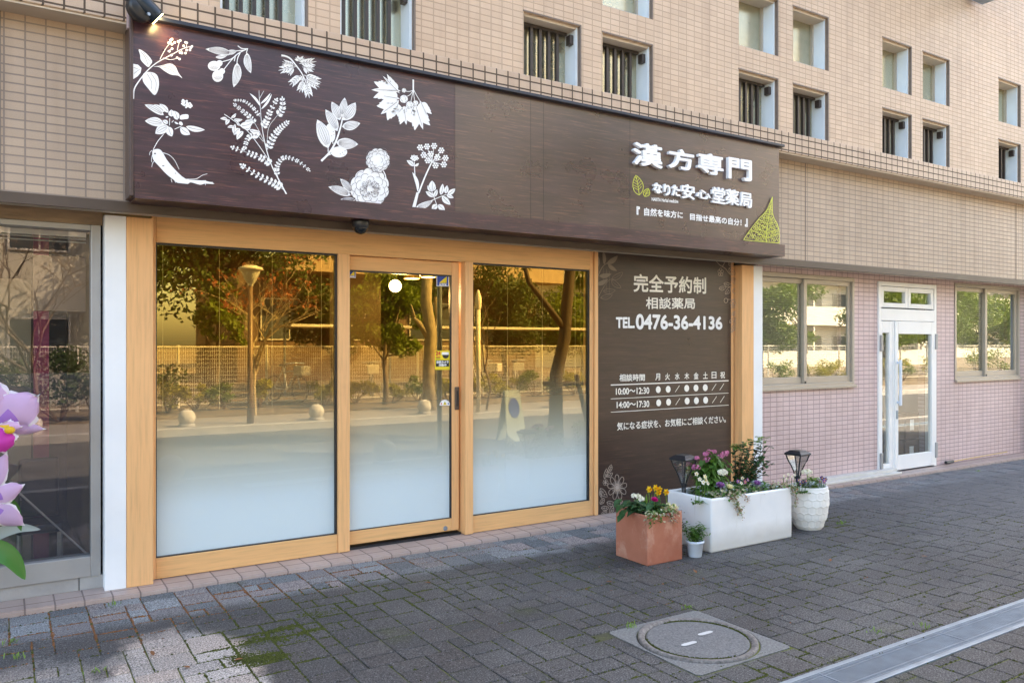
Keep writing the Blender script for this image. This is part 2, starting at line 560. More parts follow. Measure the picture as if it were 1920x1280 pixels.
def paver_mat():
    n = N('pavers')
    pos = n.coord('Object')
    rp = n.n('NewGeometry').outputs['Random Per Island']
    col = n.ramp(rp, [(0, (.052, .049, .047)), (.3, (.066, .062, .060)), (.55, (.062, .054, .051)), (.8, (.079, .074, .071)), (1, (.069, .060, .055))])
    big = n.noise(.9, 5, pos)
    col = n.mix(n.ramp(big, [(.35, (.0,) * 3), (.7, (.5,) * 3)]), col, (.055, .055, .060))
    x = n.n('SeparateXYZ')
    n.l(pos, x.inputs[0])

    def blob(cx, cy, rx, ry, lo=.75, hi=1.25):
        a = n.math('DIVIDE', n.math('SUBTRACT', x.outputs[0], cx), rx)
        b = n.math('DIVIDE', n.math('SUBTRACT', x.outputs[1], cy), ry)
        d = n.math('SQRT', n.math('ADD', n.math('MULTIPLY', a, a), n.math('MULTIPLY', b, b)))
        d = n.math('ADD', d, n.math('MULTIPLY', n.math('SUBTRACT', n.noise(5, 4, pos), .5), .9))
        return n.ramp(d, [(lo / 2, (1,) * 3), (hi / 2, (0,) * 3)]) if False else n.math('SUBTRACT', 1, n.n_maprange(d, lo, hi))

    def mr(v, a, b):
        m = n.n('MapRange', interpolation_type='SMOOTHSTEP')
        m.inputs['From Min'].default_value, m.inputs['From Max'].default_value = a, b
        n.l(v, m.inputs['Value'])
        return m.outputs[0]
    n.n_maprange = mr
    # blocks along the step and a scrubbed patch lower left are cleaner
    edge = n.math('SUBTRACT', 1, mr(n.math('ADD', n.math('MULTIPLY', x.outputs[1], -1.0), n.math('MULTIPLY', n.noise(2.5, 3, pos), .35)),   .78, .98))
    pale = n.ramp(rp, [(0, (.10, .11, .12)), (.3, (.19, .20, .205)), (.6, (.26, .215, .205)), (.8, (.16, .158, .165)), (1, (.28, .30, .31))])
    col = n.mix(n.math('MULTIPLY', edge, .97), col, pale)
    tan = n.ramp(rp, [(0, (.31, .285, .265)), (.5, (.39, .31, .26)), (1, (.43, .385, .35))])
    col = n.mix(blob(.72, -1.55, .33, .58, .8, 1.15), col, tan)
    col = n.mix(n.math('MULTIPLY', blob(.05, -1.5, .35, .42), .55), col, tan)
    dusty = n.noise(.55, 4, n.coord('Object', (1, 1.6, 1)))
    col = n.mix(n.ramp(dusty, [(.48, (0,) * 3), (.72, (.5,) * 3)]), col, (.15, .145, .14))
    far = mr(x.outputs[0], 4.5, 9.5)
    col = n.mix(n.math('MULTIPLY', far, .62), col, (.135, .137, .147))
    mossn = n.noise(2.2, 6, pos, .65)
    col = n.mix(n.ramp(mossn, [(.60, (0,) * 3), (.72, (.5,) * 3)]), col, (.06, .07, .022))
    gr = n.noise(130, 3, pos, .8)
    col = n.mix(.85, col, n.ramp(gr, [(.38, (.06,) * 3), (.5, (.46,) * 3), (.62, (.98,) * 3)]), 'OVERLAY')
    vor = n.n('TexVoronoi')
    vor.inputs['Scale'].default_value = 70
    n.l(pos, vor.inputs['Vector'])
    col = n.mix(n.ramp(vor.outputs['Distance'], [(.12, (.5,) * 3), (.26, (0,) * 3)]), col, (.30, .30, .31))
    h = n.math('ADD', gr, n.math('MULTIPLY', n.noise(40, 3, pos), .8))
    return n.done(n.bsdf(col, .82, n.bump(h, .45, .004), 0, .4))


def joint_mat():
    n = N('joint_fill')
    pos = n.coord('Object')
    x = n.n('SeparateXYZ')
    n.l(pos, x.inputs[0])
    col = n.ramp(n.noise(60, 4, pos), [(.3, (.030, .028, .024)), (.7, (.066, .060, .048))])
    col = n.mix(n.ramp(n.noise(1.7, 5, pos), [(.38, (0,) * 3), (.54, (.95,) * 3)]), col, n.ramp(n.noise(90, 3, pos), [(.3, (.05, .065, .008)), (.7, (.17, .18, .03))]))
    d = n.math('ABSOLUTE', n.math('ADD', x.outputs[1], .55))
    band = n.math('SUBTRACT', 1.0, n.math('MULTIPLY', d, 2.6), True)
    rust = n.math('MULTIPLY', n.math('MULTIPLY', band, .7), n.ramp(n.noise(3.0, 4, pos), [(.38, (0,) * 3), (.52, (1,) * 3)]))
    col = n.mix(rust, col, n.ramp(n.noise(120, 3, pos), [(.3, (.07, .03, .012)), (.7, (.24, .10, .04))]))
    return n.done(n.bsdf(col, .95, n.bump(n.noise(150, 3, pos), .8, .006)))


M['shaded_edge_tile'] = plain('shaded_edge_tile', (.16, .12, .095), .5, .15, 20)  # tile colour darkened to imitate the less lit window returns
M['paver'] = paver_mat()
M['joint'] = joint_mat()
M['moss'] = foliage('moss', (.055, .064, .008), .6, .1, .9)
M['rust'] = foliage('pine_litter', (.20, .085, .035), .5, .1, .9)
rng = random.Random(7)

# ------------------------------------------------------------------ lettering (flat glyph meshes, unit box)
TXT = {}


def prep_text(strings):
    obs = []
    for t in strings:
        cu = bpy.data.curves.new('txt', 'FONT')
        cu.body = t
        cu.resolution_u = 4
        o = bpy.data.objects.new('txt', cu)
        COL.objects.link(o)
        obs.append((t, o))
    dg = bpy.context.evaluated_depsgraph_get()
    for t, o in obs:
        me = bpy.data.meshes.new_from_object(o.evaluated_get(dg))
        v = np.array([q.co[:2] for q in me.vertices])
        f = [tuple(p.vertices) for p in me.polygons]
        TXT[t] = (v, f)
        bpy.data.meshes.remove(me)
    for t, o in obs:
        cu = o.data
        bpy.data.objects.remove(o)
        bpy.data.curves.remove(cu)


def text_into(mb, t, x0, x1, zl, zr, Y, bold=0.0, depth=0.0, mi=0, shear=None, ring=8):
    """set a line of lettering on the plane y = Y, in x0..x1, between the z ranges zl (left end) and zr (right end)"""
    v, f = TXT[t]
    lo, hi = v.min(0), v.max(0)
    n = (v - lo) / (hi - lo)
    xw = x1 - x0
    X = x0 + n[:, 0] * xw
    zb = zl[0] + (zr[0] - zl[0]) * n[:, 0]
    zt = zl[1] + (zr[1] - zl[1]) * n[:, 0]
    Z = zb + (zt - zb) * n[:, 1]
    offs = [(0, 0)]
    if bold:
        offs += [(bold * math.cos(2 * math.pi * k / ring), bold * math.sin(2 * math.pi * k / ring)) for k in range(ring)]
    edges = {}
    for q in f:
        for a, b in zip(q, q[1:] + q[:1]):
            edges[(a, b)] = 1
    rim = [(a, b) for a, b in edges if (b, a) not in edges]
    for k, (dx, dz) in enumerate(offs):
        y = Y - depth - k * .00025
        b0 = len(mb.v)
        mb.v += [(X[i] + dx, y, Z[i] + dz) for i in range(len(X))]
        for q in f:
            mb.f.append(tuple(b0 + i for i in q))
            mb.m.append(mi)
        if depth:
            b1 = len(mb.v)
            mb.v += [(X[i] + dx, Y, Z[i] + dz) for i in range(len(X))]
            for a, b in rim:
                mb.f.append((b0 + a, b1 + a, b1 + b, b0 + b))
                mb.m.append(mi)


SIGN3D = '漢方専門なりた安心堂薬局'
LINES = ['NARITA Herbal medicine', '『', '自然を味方に', '目指せ最高の自分！', '』', '完全予約制', '相談薬局', 'TEL.', '0476-36-4136', '相談時間',
         '10:00〜12:30', '14:00〜17:30', '気になる症状を、お気軽にご相談ください。', 'ALSOK', '24', '防犯カメラ', '作動中'] + list('月火水木金土日祝')
prep_text(list(dict.fromkeys(list(SIGN3D) + LINES)))


# ------------------------------------------------------------------ flat printed artwork on a plane y = Y
def catmull(pts, closed=False, n=5):
    pts = [np.array(p, float) for p in pts]
    out = []
    m = len(pts)
    rngk = range(m if closed else m - 1)
    for i in rngk:
        if closed:
            a, b, c, d = pts[(i - 1) % m], pts[i], pts[(i + 1) % m], pts[(i + 2) % m]
        else:
            a, b, c, d = pts[max(i - 1, 0)], pts[i], pts[i + 1], pts[min(i + 2, m - 1)]
        for k in range(n):
            t = k / n
            out.append(.5 * (2 * b + (c - a) * t + (2 * a - 5 * b + 4 * c - d) * t * t + (3 * b - a - 3 * c + d) * t ** 3))
    if not closed:
        out.append(pts[-1])
    return out


class Art:
    def __init__(s, ox, oy, k, Y, line=1.2):
        s.mb, s.o, s.k, s.Y, s.i, s.line = MB(), (ox, oy), k, Y, 0, line

    def pt(s, p, y):
        x, z = P(s.o[0] + p[0] * s.k, s.o[1] + p[1] * s.k, s.Y)
        return (x, y, z)

    def poly(s, pts, mi=0):
        s.i += 1
        y = s.Y - .0008 - (s.i % 24) * .00012 - (.0032 if mi == 1 else 0)
        s.mb.face([s.pt(p, y) for p in pts], mi)

    def stroke(s, pts, w0, w1=None, mi=0, smooth=True):
        if smooth and len(pts) > 2:
            pts = catmull(pts, n=4)
        pts = [np.array(p, float) for p in pts]
        w1 = w0 if w1 is None else w1
        L, Rr = [], []
        m = len(pts)
        for i, p in enumerate(pts):
            d = pts[min(i + 1, m - 1)] - pts[max(i - 1, 0)]
            d = d / (np.linalg.norm(d) + 1e-9)
            nn = np.array((-d[1], d[0]))
            w = .5 * (w0 + (w1 - w0) * i / (m - 1))
            L.append(p + nn * w)
            Rr.append(p - nn * w)
        s.i += 1
        y = s.Y - .0008 - (s.i % 24) * .00012 - (.0032 if mi == 1 else 0)
        for i in range(m - 1):
            s.mb.face([s.pt(q, y) for q in (L[i], L[i + 1], Rr[i + 1], Rr[i])], mi)

    def ell(s, c, rx, ry=None, n=14, mi=0, rot=0.0):
        ry = ry or rx
        s.poly([(c[0] + rx * math.cos(t) * math.cos(rot) - ry * math.sin(t) * math.sin(rot), c[1] + rx * math.cos(t) * math.sin(rot) + ry * math.sin(t) * math.cos(rot))
                for t in (2 * math.pi * k / n for k in range(n))], mi)

    def lens(s, a, b, w, bend=.08):
        a, b = np.array(a, float), np.array(b, float)
        d = b - a
        nn = np.array((-d[1], d[0])) / (np.linalg.norm(d) + 1e-9)
        up, dn, mid = [], [], []
        for i in range(9):
            t = i / 8
            q = a + d * t + nn * (bend * np.linalg.norm(d) * math.sin(math.pi * t))
            h = .5 * w * math.sin(math.pi * min(1, t ** .85)) ** .8 if 0 < t < 1 else 0
            up.append(q + nn * h)
            dn.append(q - nn * h)
            mid.append(q)
        return up + dn[-2:0:-1], mid, nn

    def leaf(s, a, b, w, veins=2, bend=.06):
        out, mid, nn = s.lens(a, b, w, bend)
        s.poly(out)
        if veins:
            s.stroke(mid[1:8], s.line, s.line * .6, 1, False)
            for k in range(1, veins):
                for sg in (-1, 1):
                    s.stroke([m + nn * (sg * w * .5 * k / veins * math.sin(math.pi * (i + 1) / 8)) for i, m in enumerate(mid[1:8])], s.line * .7, s.line * .5, 1, False)

    def oleaf(s, a, b, w, lw, veins=3, bend=.06):
        out, mid, nn = s.lens(a, b, w, bend)
        s.stroke(out + [out[0]], lw, lw, 0, False)
        s.stroke(mid[:7], lw * .9, lw * .5, 0, False)
        for k in range(veins):
            i = 2 + k * 5 // max(1, veins)
            for sg in (-1, 1):
                s.stroke([mid[i], mid[min(8, i + 1)] + nn * (sg * w * .3)], lw * .8, lw * .4, 0, False)

    def frond(s, pts, n, L, W, t0=0.1, t1=1.0, stem=5, tip=True):
        c = catmull(pts, n=8)
        s.stroke(c, stem, stem * .6, 0, False)
        for k in range(n):
            t = t0 + (t1 - t0) * k / (n - 1)
            i = min(len(c) - 2, int(t * (len(c) - 1)))
            d = c[i + 1] - c[i]
            d = d / np.linalg.norm(d)
            nn = np.array((-d[1], d[0]))
            f = 1 - .45 * k / n
            for sg in (-1, 1):
                e = c[i] + d * (L * .45 * f) + nn * (sg * L * f)
                out, _, _ = s.lens(c[i] + nn * sg * stem * .5, e, W * f, .05)
                s.poly(out)
        if tip:
            d = c[-1] - c[-3]
            d = d / np.linalg.norm(d)
            s.poly(s.lens(c[-1], c[-1] + d * L * .6, W * .7)[0])

    def lobed(s, a, b, w, n=4, fat=.28):
        a, b = np.array(a, float), np.array(b, float)
        d = b - a
        Ln = np.linalg.norm(d)
        d /= Ln
        nn = np.array((-d[1], d[0]))
        s.poly(s.lens(a, b, w * fat * 1.2, .0)[0])
        for k in range(n):
            t = .2 + .6 * k / n
            q = a + d * Ln * t
            h = w * .5 * math.sin(math.pi * (.25 + .6 * t))
            for sg in (-1, 1):
                e = q + d * Ln * .28 + nn * sg * h
                s.poly(s.lens(q - d * Ln * .05, e, w * fat, .1 * sg)[0])
                e2 = q + d * Ln * .08 + nn * sg * h * .9
                s.poly(s.lens(q + (e - q) * .3, e2, w * fat * .5, 0)[0][::2])
        s.stroke([a + d * Ln * .1, b - d * Ln * .15], s.line, s.line * .6, 1, False)

    def dots(s, c, r, n, dr, sq=1.0):
        for k in range(n):
            t = 2.4 * k
            q = r * math.sqrt((k + .5) / n)
            s.ell((c[0] + q * math.cos(t), c[1] + q * sq * math.sin(t)), dr, n=7)

    def scallop(s, c, r, n=11, amp=.1, clip=None, ph=0.0):
        out = []
        for k in range(n * 8):
            t = 2 * math.pi * k / (n * 8)
            q = r * (1 - amp + amp * abs(math.sin(n * t / 2 + ph)) ** .6)
            p = [c[0] + q * math.cos(t), c[1] + q * math.sin(t)]
            if clip:
                p[1] = min(p[1], clip(p[0]))
            out.append(p)
        s.poly(out)

    def arcs(s, c, r, n, seed, lw, sq=1.0):
        g = random.Random(seed)
        for k in range(n):
            t = 2.4 * k
            q = r * (.2 + .75 * math.sqrt(k / n))
            m = (c[0] + q * math.cos(t), c[1] + q * sq * math.sin(t))
            rr = r * g.uniform(.2, .32)
            s.stroke([(m[0] + rr * math.cos(t + a), m[1] + rr * math.sin(t + a)) for a in (-1.3, -.7, 0, .7, 1.3)], lw, lw, 1)


exec_parts = []
# ================================================================== GROUND
def strip(name, x0, x1, y0, y1, z, m):
    b = MB()
    b.face([(x0, y0, z), (x1, y0, z), (x1, y1, z), (x0, y1, z)])
    return tag(b.build(name, m), kind='structure')


strip('ground', -400, 500, -400, 400, -.30, M['earth'])
ZP = -.03                      # top of the paving
YK = -4.0                      # kerb of the near pavement
jb = MB()
jb.box(-12, 60, YK, -.22, -.29, ZP - .0045)
tag(jb.build('pavement_bed', M['joint']), kind='structure')
MH = (2.70, 3.37, -2.89, -2.215)            # the manhole's square
DR = (2.2, 40.0, -3.365, -3.135)            # the drain


BLOCK = {}


def pavers():
    b = MB()
    cx, cz = .0955, .0625
    x0, x1, y0, y1 = -1.6, 13.0, -.235, YK
    nx, ny = int((x1 - x0) / cx), int((y0 - y1) / cz)
    used = np.zeros((nx + 4, ny + 6), bool)
    g = random.Random(3)
    gap = .0032

    def blocked(xa, xb, ya, yb):
        for q in (MH, DR):
            if xb > q[0] and xa < q[1] and yb > q[2] and ya < q[3]:
                return q
        return None
    for j in range(ny):
        for i in range(nx):
            if used[i, j]:
                continue
            opts = [(2, 2)] * 4 + [(1, 2)] * 2 + [(2, 3)] * 3 + [(2, 4)] * 1
            g.shuffle(opts)
            for wd, hg in opts + [(2, 1), (1, 1)]:
                if i + wd <= nx and not used[i:i + wd, j:j + hg].any():
                    break
            used[i:i + wd, j:j + hg] = True
            xa, xb = x0 + i * cx, x0 + (i + wd) * cx
            yb, ya = y0 - j * cz, y0 - min(ny, j + hg) * cz
            for a_ in range(wd):
                for c in range(hg):
                    BLOCK[(i + a_, j + c)] = (xa, xb, ya, yb)
            q = blocked(xa, xb, ya, yb)
            if q:
                # cut the block where the drain or the manhole begins
                cand = [(xa, min(xb, q[0]), ya, yb), (max(xa, q[1]), xb, ya, yb), (xa, xb, ya, min(yb, q[2])), (xa, xb, max(ya, q[3]), yb)]
                cand = [c for c in cand if c[1] - c[0] > .03 and c[3] - c[2] > .02]
                if not cand:
                    continue
                xa, xb, ya, yb = max(cand, key=lambda c: (c[1] - c[0]) * (c[3] - c[2]))
            xa, xb, ya, yb = xa + gap, xb - gap, ya + gap, yb - gap
            far = xa > 8
            t = g.uniform(-.0015, .0022) if ya < -.7 else g.uniform(-.002, .005)
            tl = [t + g.uniform(-.0015, .0015) for _ in range(4)]
            jt = lambda: g.uniform(-.0018, .0018)
            o = [(xa + jt(), ya + jt()), (xb + jt(), ya + jt()), (xb + jt(), yb + jt()), (xa + jt(), yb + jt())]
            n = len(b.v)
            be = .0035
            inn = [(o[0][0] + be, o[0][1] + be), (o[1][0] - be, o[1][1] + be), (o[2][0] - be, o[2][1] - be), (o[3][0] + be, o[3][1] - be)]
            b.v += [(p[0], p[1], ZP - .02) for p in o] + [(p[0], p[1], ZP - .003 + tl[k]) for k, p in enumerate(o)] + [(p[0], p[1], ZP + tl[k]) for k, p in enumerate(inn)]
            b.f.append((n + 8, n + 9, n + 10, n + 11))
            for k in range(4):
                k2 = (k + 1) % 4
                b.f.append((n + 4 + k, n + 4 + k2, n + 8 + k2, n + 8 + k))
                b.f.append((n + k, n + k2, n + 4 + k2, n + 4 + k))
            b.m += [0] * 9
    return tag(b.build('pavement', M['paver']), kind='structure')


pavers()
# far off both ways the same paving goes on as a plain sheet
b = MB()
for xa, xb in ((-12, -1.6), (13.0, 60)):
    b.face([(xa, YK, ZP - .002), (xb, YK, ZP - .002), (xb, -.22, ZP - .002), (xa, -.22, ZP - .002)])
tag(b.build('pavement_far', M['paver']), kind='structure')
b = MB()
b.box(-12, 60, YK - .14, YK, -.29, ZP + .003)
tag(b.build('kerb', M['concrete'], bevel=.012), kind='structure')
strip('road', -80, 140, -9.6, YK - .14, -.14, M['asphalt'])
b = MB()
b.box(-80, 140, -9.75, -9.6, -.29, .0)
tag(b.build('kerb_opposite', M['concrete'], bevel=.012), kind='structure')
b = MB()
b.box(-80, 140, -11.6, -9.75, -.29, -.004)
tag(b.build('pavement_opposite', M['farpave']), kind='structure')
b = MB()
b.box(-80, 140, -60, -11.6, -.29, .03)
tag(b.build('planting_ground', M['earth']), kind='structure')

# tiled step along the building
b = MB()
b.box(-12, 60, -.22, .30, -.29, -.004)
b.box(-12, 60, -.232, -.22, -.29, -.010)
st = tag(b.build('step', M['tile_floor']), kind='structure')

# moss and litter in the joints
def scatter(name, mat, spots, n, rad, seed):
    g = random.Random(seed)
    b = MB()
    cx, cz = .0955, .0625
    for _ in range(n):
        sx, sy, rx, ry, wgt = spots[g.choices(range(len(spots)), [(q[4] if q[4] < 50 else (q[4] - 50) * 2.4) for q in spots])[0]]
        x, y = g.gauss(sx, rx), g.gauss(sy, ry)
        if y > -.24 or y < -3.95 or x < -1.4:
            continue
        if MH[0] - .02 < x < MH[1] + .02 and MH[2] - .02 < y < MH[3] + .02 or DR[0] < x and DR[2] < y < DR[3]:
            continue
        if wgt < 50 and g.random() < .985:       # settle on a joint line
            q = BLOCK.get((int((x + 1.6) / cx), int((-.235 - y) / cz)))
            if q is None:
                continue
            dd = [(abs(x - q[0]), 0), (abs(x - q[1]), 1), (abs(y - q[2]) * .8, 2), (abs(y - q[3]) * .8, 3)]
            k = min(dd)[1]
            if k < 2:
                x = q[k] + g.gauss(0, .0035)
            else:
                y = q[k] + g.gauss(0, .0035)
        r = g.uniform(*rad)
        a0 = g.uniform(0, 6.28)
        k0 = len(b.v)
        pts = [(x + r * g.uniform(.6, 1.2) * math.cos(a0 + k * 1.047), y + r * g.uniform(.6, 1.2) * math.sin(a0 + k * 1.047), ZP - .004) for k in range(6)]
        b.v += pts + [(x, y, ZP + r * g.uniform(.22, .45))]
        for k in range(6):
            b.f.append((k0 + k, k0 + (k + 1) % 6, k0 + 6))
            b.m.append(0)
    return tag(b.build(name, mat), kind='stuff')


moss_spots = [(1.12, -1.36, .07, .035, 50.45), (1.02, -1.54, .05, .05, 50.5), (1.10, -1.62, .06, .03, 50.3), (1.26, -1.24, .06, .02, 50.2), (1.38, -1.36, .05, .02, 50.2), (5.97, -1.27, .09, .05, 50.2), (1.5, -1.1, .06, .03, 50.1), (1.18, -1.35, .17, .16, 3.0), (1.05, -1.6, .12, .14, 1.2), (1.75, -1.05, .35, .2, 2.2), (2.3, -1.0, .4, .3, 1.0), (1.7, -.75, .4, .1, .7), (3.2, -1.1, .35, .25, .8),
              (5.95, -1.25, .16, .13, 1.3), (4.6, -1.9, .8, .3, 1.2), (4.3, -2.6, .7, .4, 1.2), (3.0, -2.1, .45, .10, .5), (3.2, -3.0, .4, .09, .7), (2.4, -2.6, .35, .4, .6), (6.6, -1.8, 1.0, .5, 1.2),
              (4.6, -3.7, .8, .2, 1.0), (4.5, -3.05, 1.2, .06, .6), (.1, -.8, .25, .3, .3)]
scatter('moss', M['moss'], moss_spots, 14000, (.005, .015), 5)
rust_spots = [(.75, -.62, .45, .10, 2), (.3, -.75, .3, .15, 1.5), (1.5, -.42, .5, .08, 1.5), (2.4, -.38, .5, .06, .8), (1.3, -.7, .3, .1, .8), (3.6, -1.9, .6, .4, .2), (.9, -.27, .8, .02, .5)]
scatter('pine_litter', M['rust'], rust_spots, 4200, (.004, .011), 6)
# a few brown leaves lying about
g = random.Random(12)
b = MB()
for (x, y) in [(.62, -1.28), (.72, -1.5), (.98, -1.55), (2.3, -.95), (4.9, -2.0), (3.9, -1.7), (1.9, -.55), (5.6, -2.3), (.5, -1.62), (3.3, -1.55)]:
    b.leaf((x, y, ZP + .006), (g.uniform(-1, 1), g.uniform(-1, 1), .1), .045, .022, droop=.05)
tag(b.build('fallen_leaves', M['rust']), kind='stuff')
# small weeds
b = MB()
for (x, y) in [(.36, -1.35), (.05, -.95), (.55, -.33), (5.98, -1.32), (6.05, -1.28), (3.35, -2.18), (2.86, -2.24), (4.2, -3.08), (5.2, -3.6), (3.9, -3.0), (.02, -.7), (9.9, -.45), (7.2, -.3)]:
    for _ in range(14):
        b.leaf((x + g.gauss(0, .02), y + g.gauss(0, .02), ZP), (g.uniform(-.7, .7), g.uniform(-.7, .7), 1), g.uniform(.02, .05), .006, droop=.3)
tag(b.build('weeds', M['leaf_l']), kind='stuff')

# manhole
mx, my = (MH[0] + MH[1]) / 2, (MH[2] + MH[3]) / 2
t = thing('manhole', (mx, my, ZP), 'round concrete manhole cover in a square slab with two pale patches', 'manhole')
hw, hh = (MH[1] - MH[0]) / 2 - .006, (MH[3] - MH[2]) / 2 - .006
b = MB()
K = 56
r0, r1, r2 = .268, .292, .300
ring = lambda r, z, sq=False: [(mx + (r * math.cos(q) if not sq else max(-hw, min(hw, hw * 1.4142 * math.cos(q)))), my + (r * math.sin(q) if not sq else max(-hh, min(hh, hh * 1.4142 * math.sin(q)))), z) for q in (2 * math.pi * (k + .5) / K for k in range(K))]
rows = [ring(0, ZP - .05, True), ring(0, ZP + .001, True), ring(.318, ZP + .001), ring(.312, ZP - .006), ring(r2, ZP - .006)]
b.v = [p for r_ in rows for p in r_]
for i in range(len(rows) - 1):
    for k in range(K):
        b.f.append((i * K + k, i * K + (k + 1) % K, (i + 1) * K + (k + 1) % K, (i + 1) * K + k))
        b.m.append(0)
slabm = plain('slab_concrete', (.17, .17, .165), .88, .45, 90, .8, 120)
b.build('slab', slabm, t)
b = MB()
b.lathe([(.306, -.01), (.304, .008), (.298, .011), (.282, .009), (.270, .002), (.268, -.012)], (mx, my, ZP), 56, cap=False)
b.build('rim', plain('rim_concrete', (.18, .162, .15), .88, .5, 60, .9, 70), t, True)
b = MB()
b.lathe([(.262, -.02), (.262, .001), (.255, .004), (.001, .005)], (mx, my, ZP), 56, cap=False)
b.build('lid', plain('lid_concrete', (.15, .15, .15), .85, .45, 100, .9, 150), t)
for sx in (-.085, .085):
    b = MB()
    c = (mx + sx * 1.05, my + sx * .35)
    pts = []
    for k in range(18):
        q = 2 * math.pi * k / 18
        rr = 1 - .25 * abs(math.sin(q)) ** 4
        pts.append((c[0] + .052 * rr * math.cos(q), c[1] + .019 * (1.0 + .25 * math.cos(2 * q)) * math.sin(q), ZP + .0075))
    b.face(pts)
    b.build('lifting_patch', plain('pale_mortar', (.55, .55, .54), .8, .08, 20), t)
b = MB()
for _ in range(1600):
    q = g.uniform(0, 6.283)
    if math.sin(q * 2.0 + .6) + g.uniform(-.5, .5) < -.05:
        continue
    rr = g.gauss(.2655, .003)
    x, y, r_ = mx + rr * math.cos(q), my + rr * math.sin(q), g.uniform(.003, .008)
    k0 = len(b.v)
    b.v += [(x + r_ * math.cos(k * 1.047), y + r_ * math.sin(k * 1.047), ZP) for k in range(6)] + [(x, y, ZP + .009)]
    for k in range(6):
        b.f.append((k0 + k, k0 + (k + 1) % 6, k0 + 6))
        b.m.append(0)
tag(b.build('moss_ring', M['moss'], t), kind='stuff')

# drain grating
t = thing('drain_grating', (5.5, -3.25, ZP), 'long galvanised drain grating set in the paving', 'drain')
b = MB()
for ya, yb in ((DR[2], DR[2] + .028), (DR[3] - .028, DR[3])):
    b.box(2.2, 30, ya, yb, -.2, ZP + .004)
b.build('rail', M['steel'], t, bevel=.002)
b = MB()
b.box(2.2, 30, DR[2] + .028, DR[3] - .028, -.2, ZP - .05)
b.build('channel', M['black'], t)
b = MB()
y0g, y1g = DR[2] + .031, DR[3] - .031
x = 2.2
while x < 12:
    b.box(x, x + .0035, y0g + .03, y1g - .03, ZP - .03, ZP + .001)
    x += .0075
x = 12.0
while x < 30:
    b.box(x, x + .012, y0g + .03, y1g - .03, ZP - .03, ZP + .001)
    x += .024
for ya in (y0g, y1g - .03):
    b.box(2.2, 30, ya + .002, ya + .006, ZP - .03, ZP + .002)
    b.box(2.2, 30, ya + .024, ya + .028, ZP - .03, ZP + .002)
    x = 2.2
    while x < 12:
        b.box(x, x + .004, ya + .006, ya + .024, ZP - .03, ZP + .0015)
        x += .009
for k in range(1, 28):
    b.box(2.2 + k * .995 - .004, 2.2 + k * .995 + .004, y0g, y1g, ZP - .03, ZP + .0035)
b.build('grate', M['steel'], t)

# ================================================================== THE BUILDING
bd = thing('apartment_building', (0, 0, 0), 'beige tiled building with small square barred windows and a projecting ledge', 'building')


def wall(name, x0, x1, z0, z1, Y, holes, m, depth=.25, reveal=True):
    b = MB()
    xs = sorted({x0, x1, *[h[0] for h in holes], *[h[1] for h in holes]})
    zs = sorted({z0, z1, *[h[2] for h in holes], *[h[3] for h in holes]})
    inside = lambda x, z: any(h[0] < x < h[1] and h[2] < z < h[3] for h in holes)
    for i in range(len(xs) - 1):
        j = 0
        while j < len(zs) - 1:
            if inside((xs[i] + xs[i + 1]) / 2, (zs[j] + zs[j + 1]) / 2):
                j += 1
                continue
            k = j
            while k + 1 < len(zs) - 1 and not inside((xs[i] + xs[i + 1]) / 2, (zs[k + 1] + zs[k + 2]) / 2):
                k += 1
            for yy in (Y, Y + depth):
                b.face([(xs[i], yy, zs[j]), (xs[i + 1], yy, zs[j]), (xs[i + 1], yy, zs[k + 1]), (xs[i], yy, zs[k + 1])])
            j = k + 1
    for h in holes:
        xa, xb, za, zb = h
        for q in (((xa, za), (xa, zb)), ((xb, zb), (xb, za)), ((xa, zb), (xb, zb)), ((xb, za), (xa, za))):
            (ax, az), (bx, bz) = q
            b.face([(ax, Y, az), (bx, Y, bz), (bx, Y + depth, bz), (ax, Y + depth, az)])
    return b.build(name, m, bd)


XL, XR, ROOF = -30.0, 16.2, 7.0  # unseen right end placed so sunlit ground beyond it brightens the facade
# upper wall with the pairs of small windows
pairs = [-1.2, 1.17, 3.506, 6.0, 8.345, 10.89, 13.3]
holes_u = []
for x in pairs:
    for dx in (0, .805):
        holes_u += [(x + dx, x + dx + .565, 3.60, 4.163), (x + dx, x + dx + .565, 4.40, 4.957)]
UY = -.20
wall('upper_wall', XL, XR, 3.40, ROOF, UY, holes_u, M['tile'], .25)


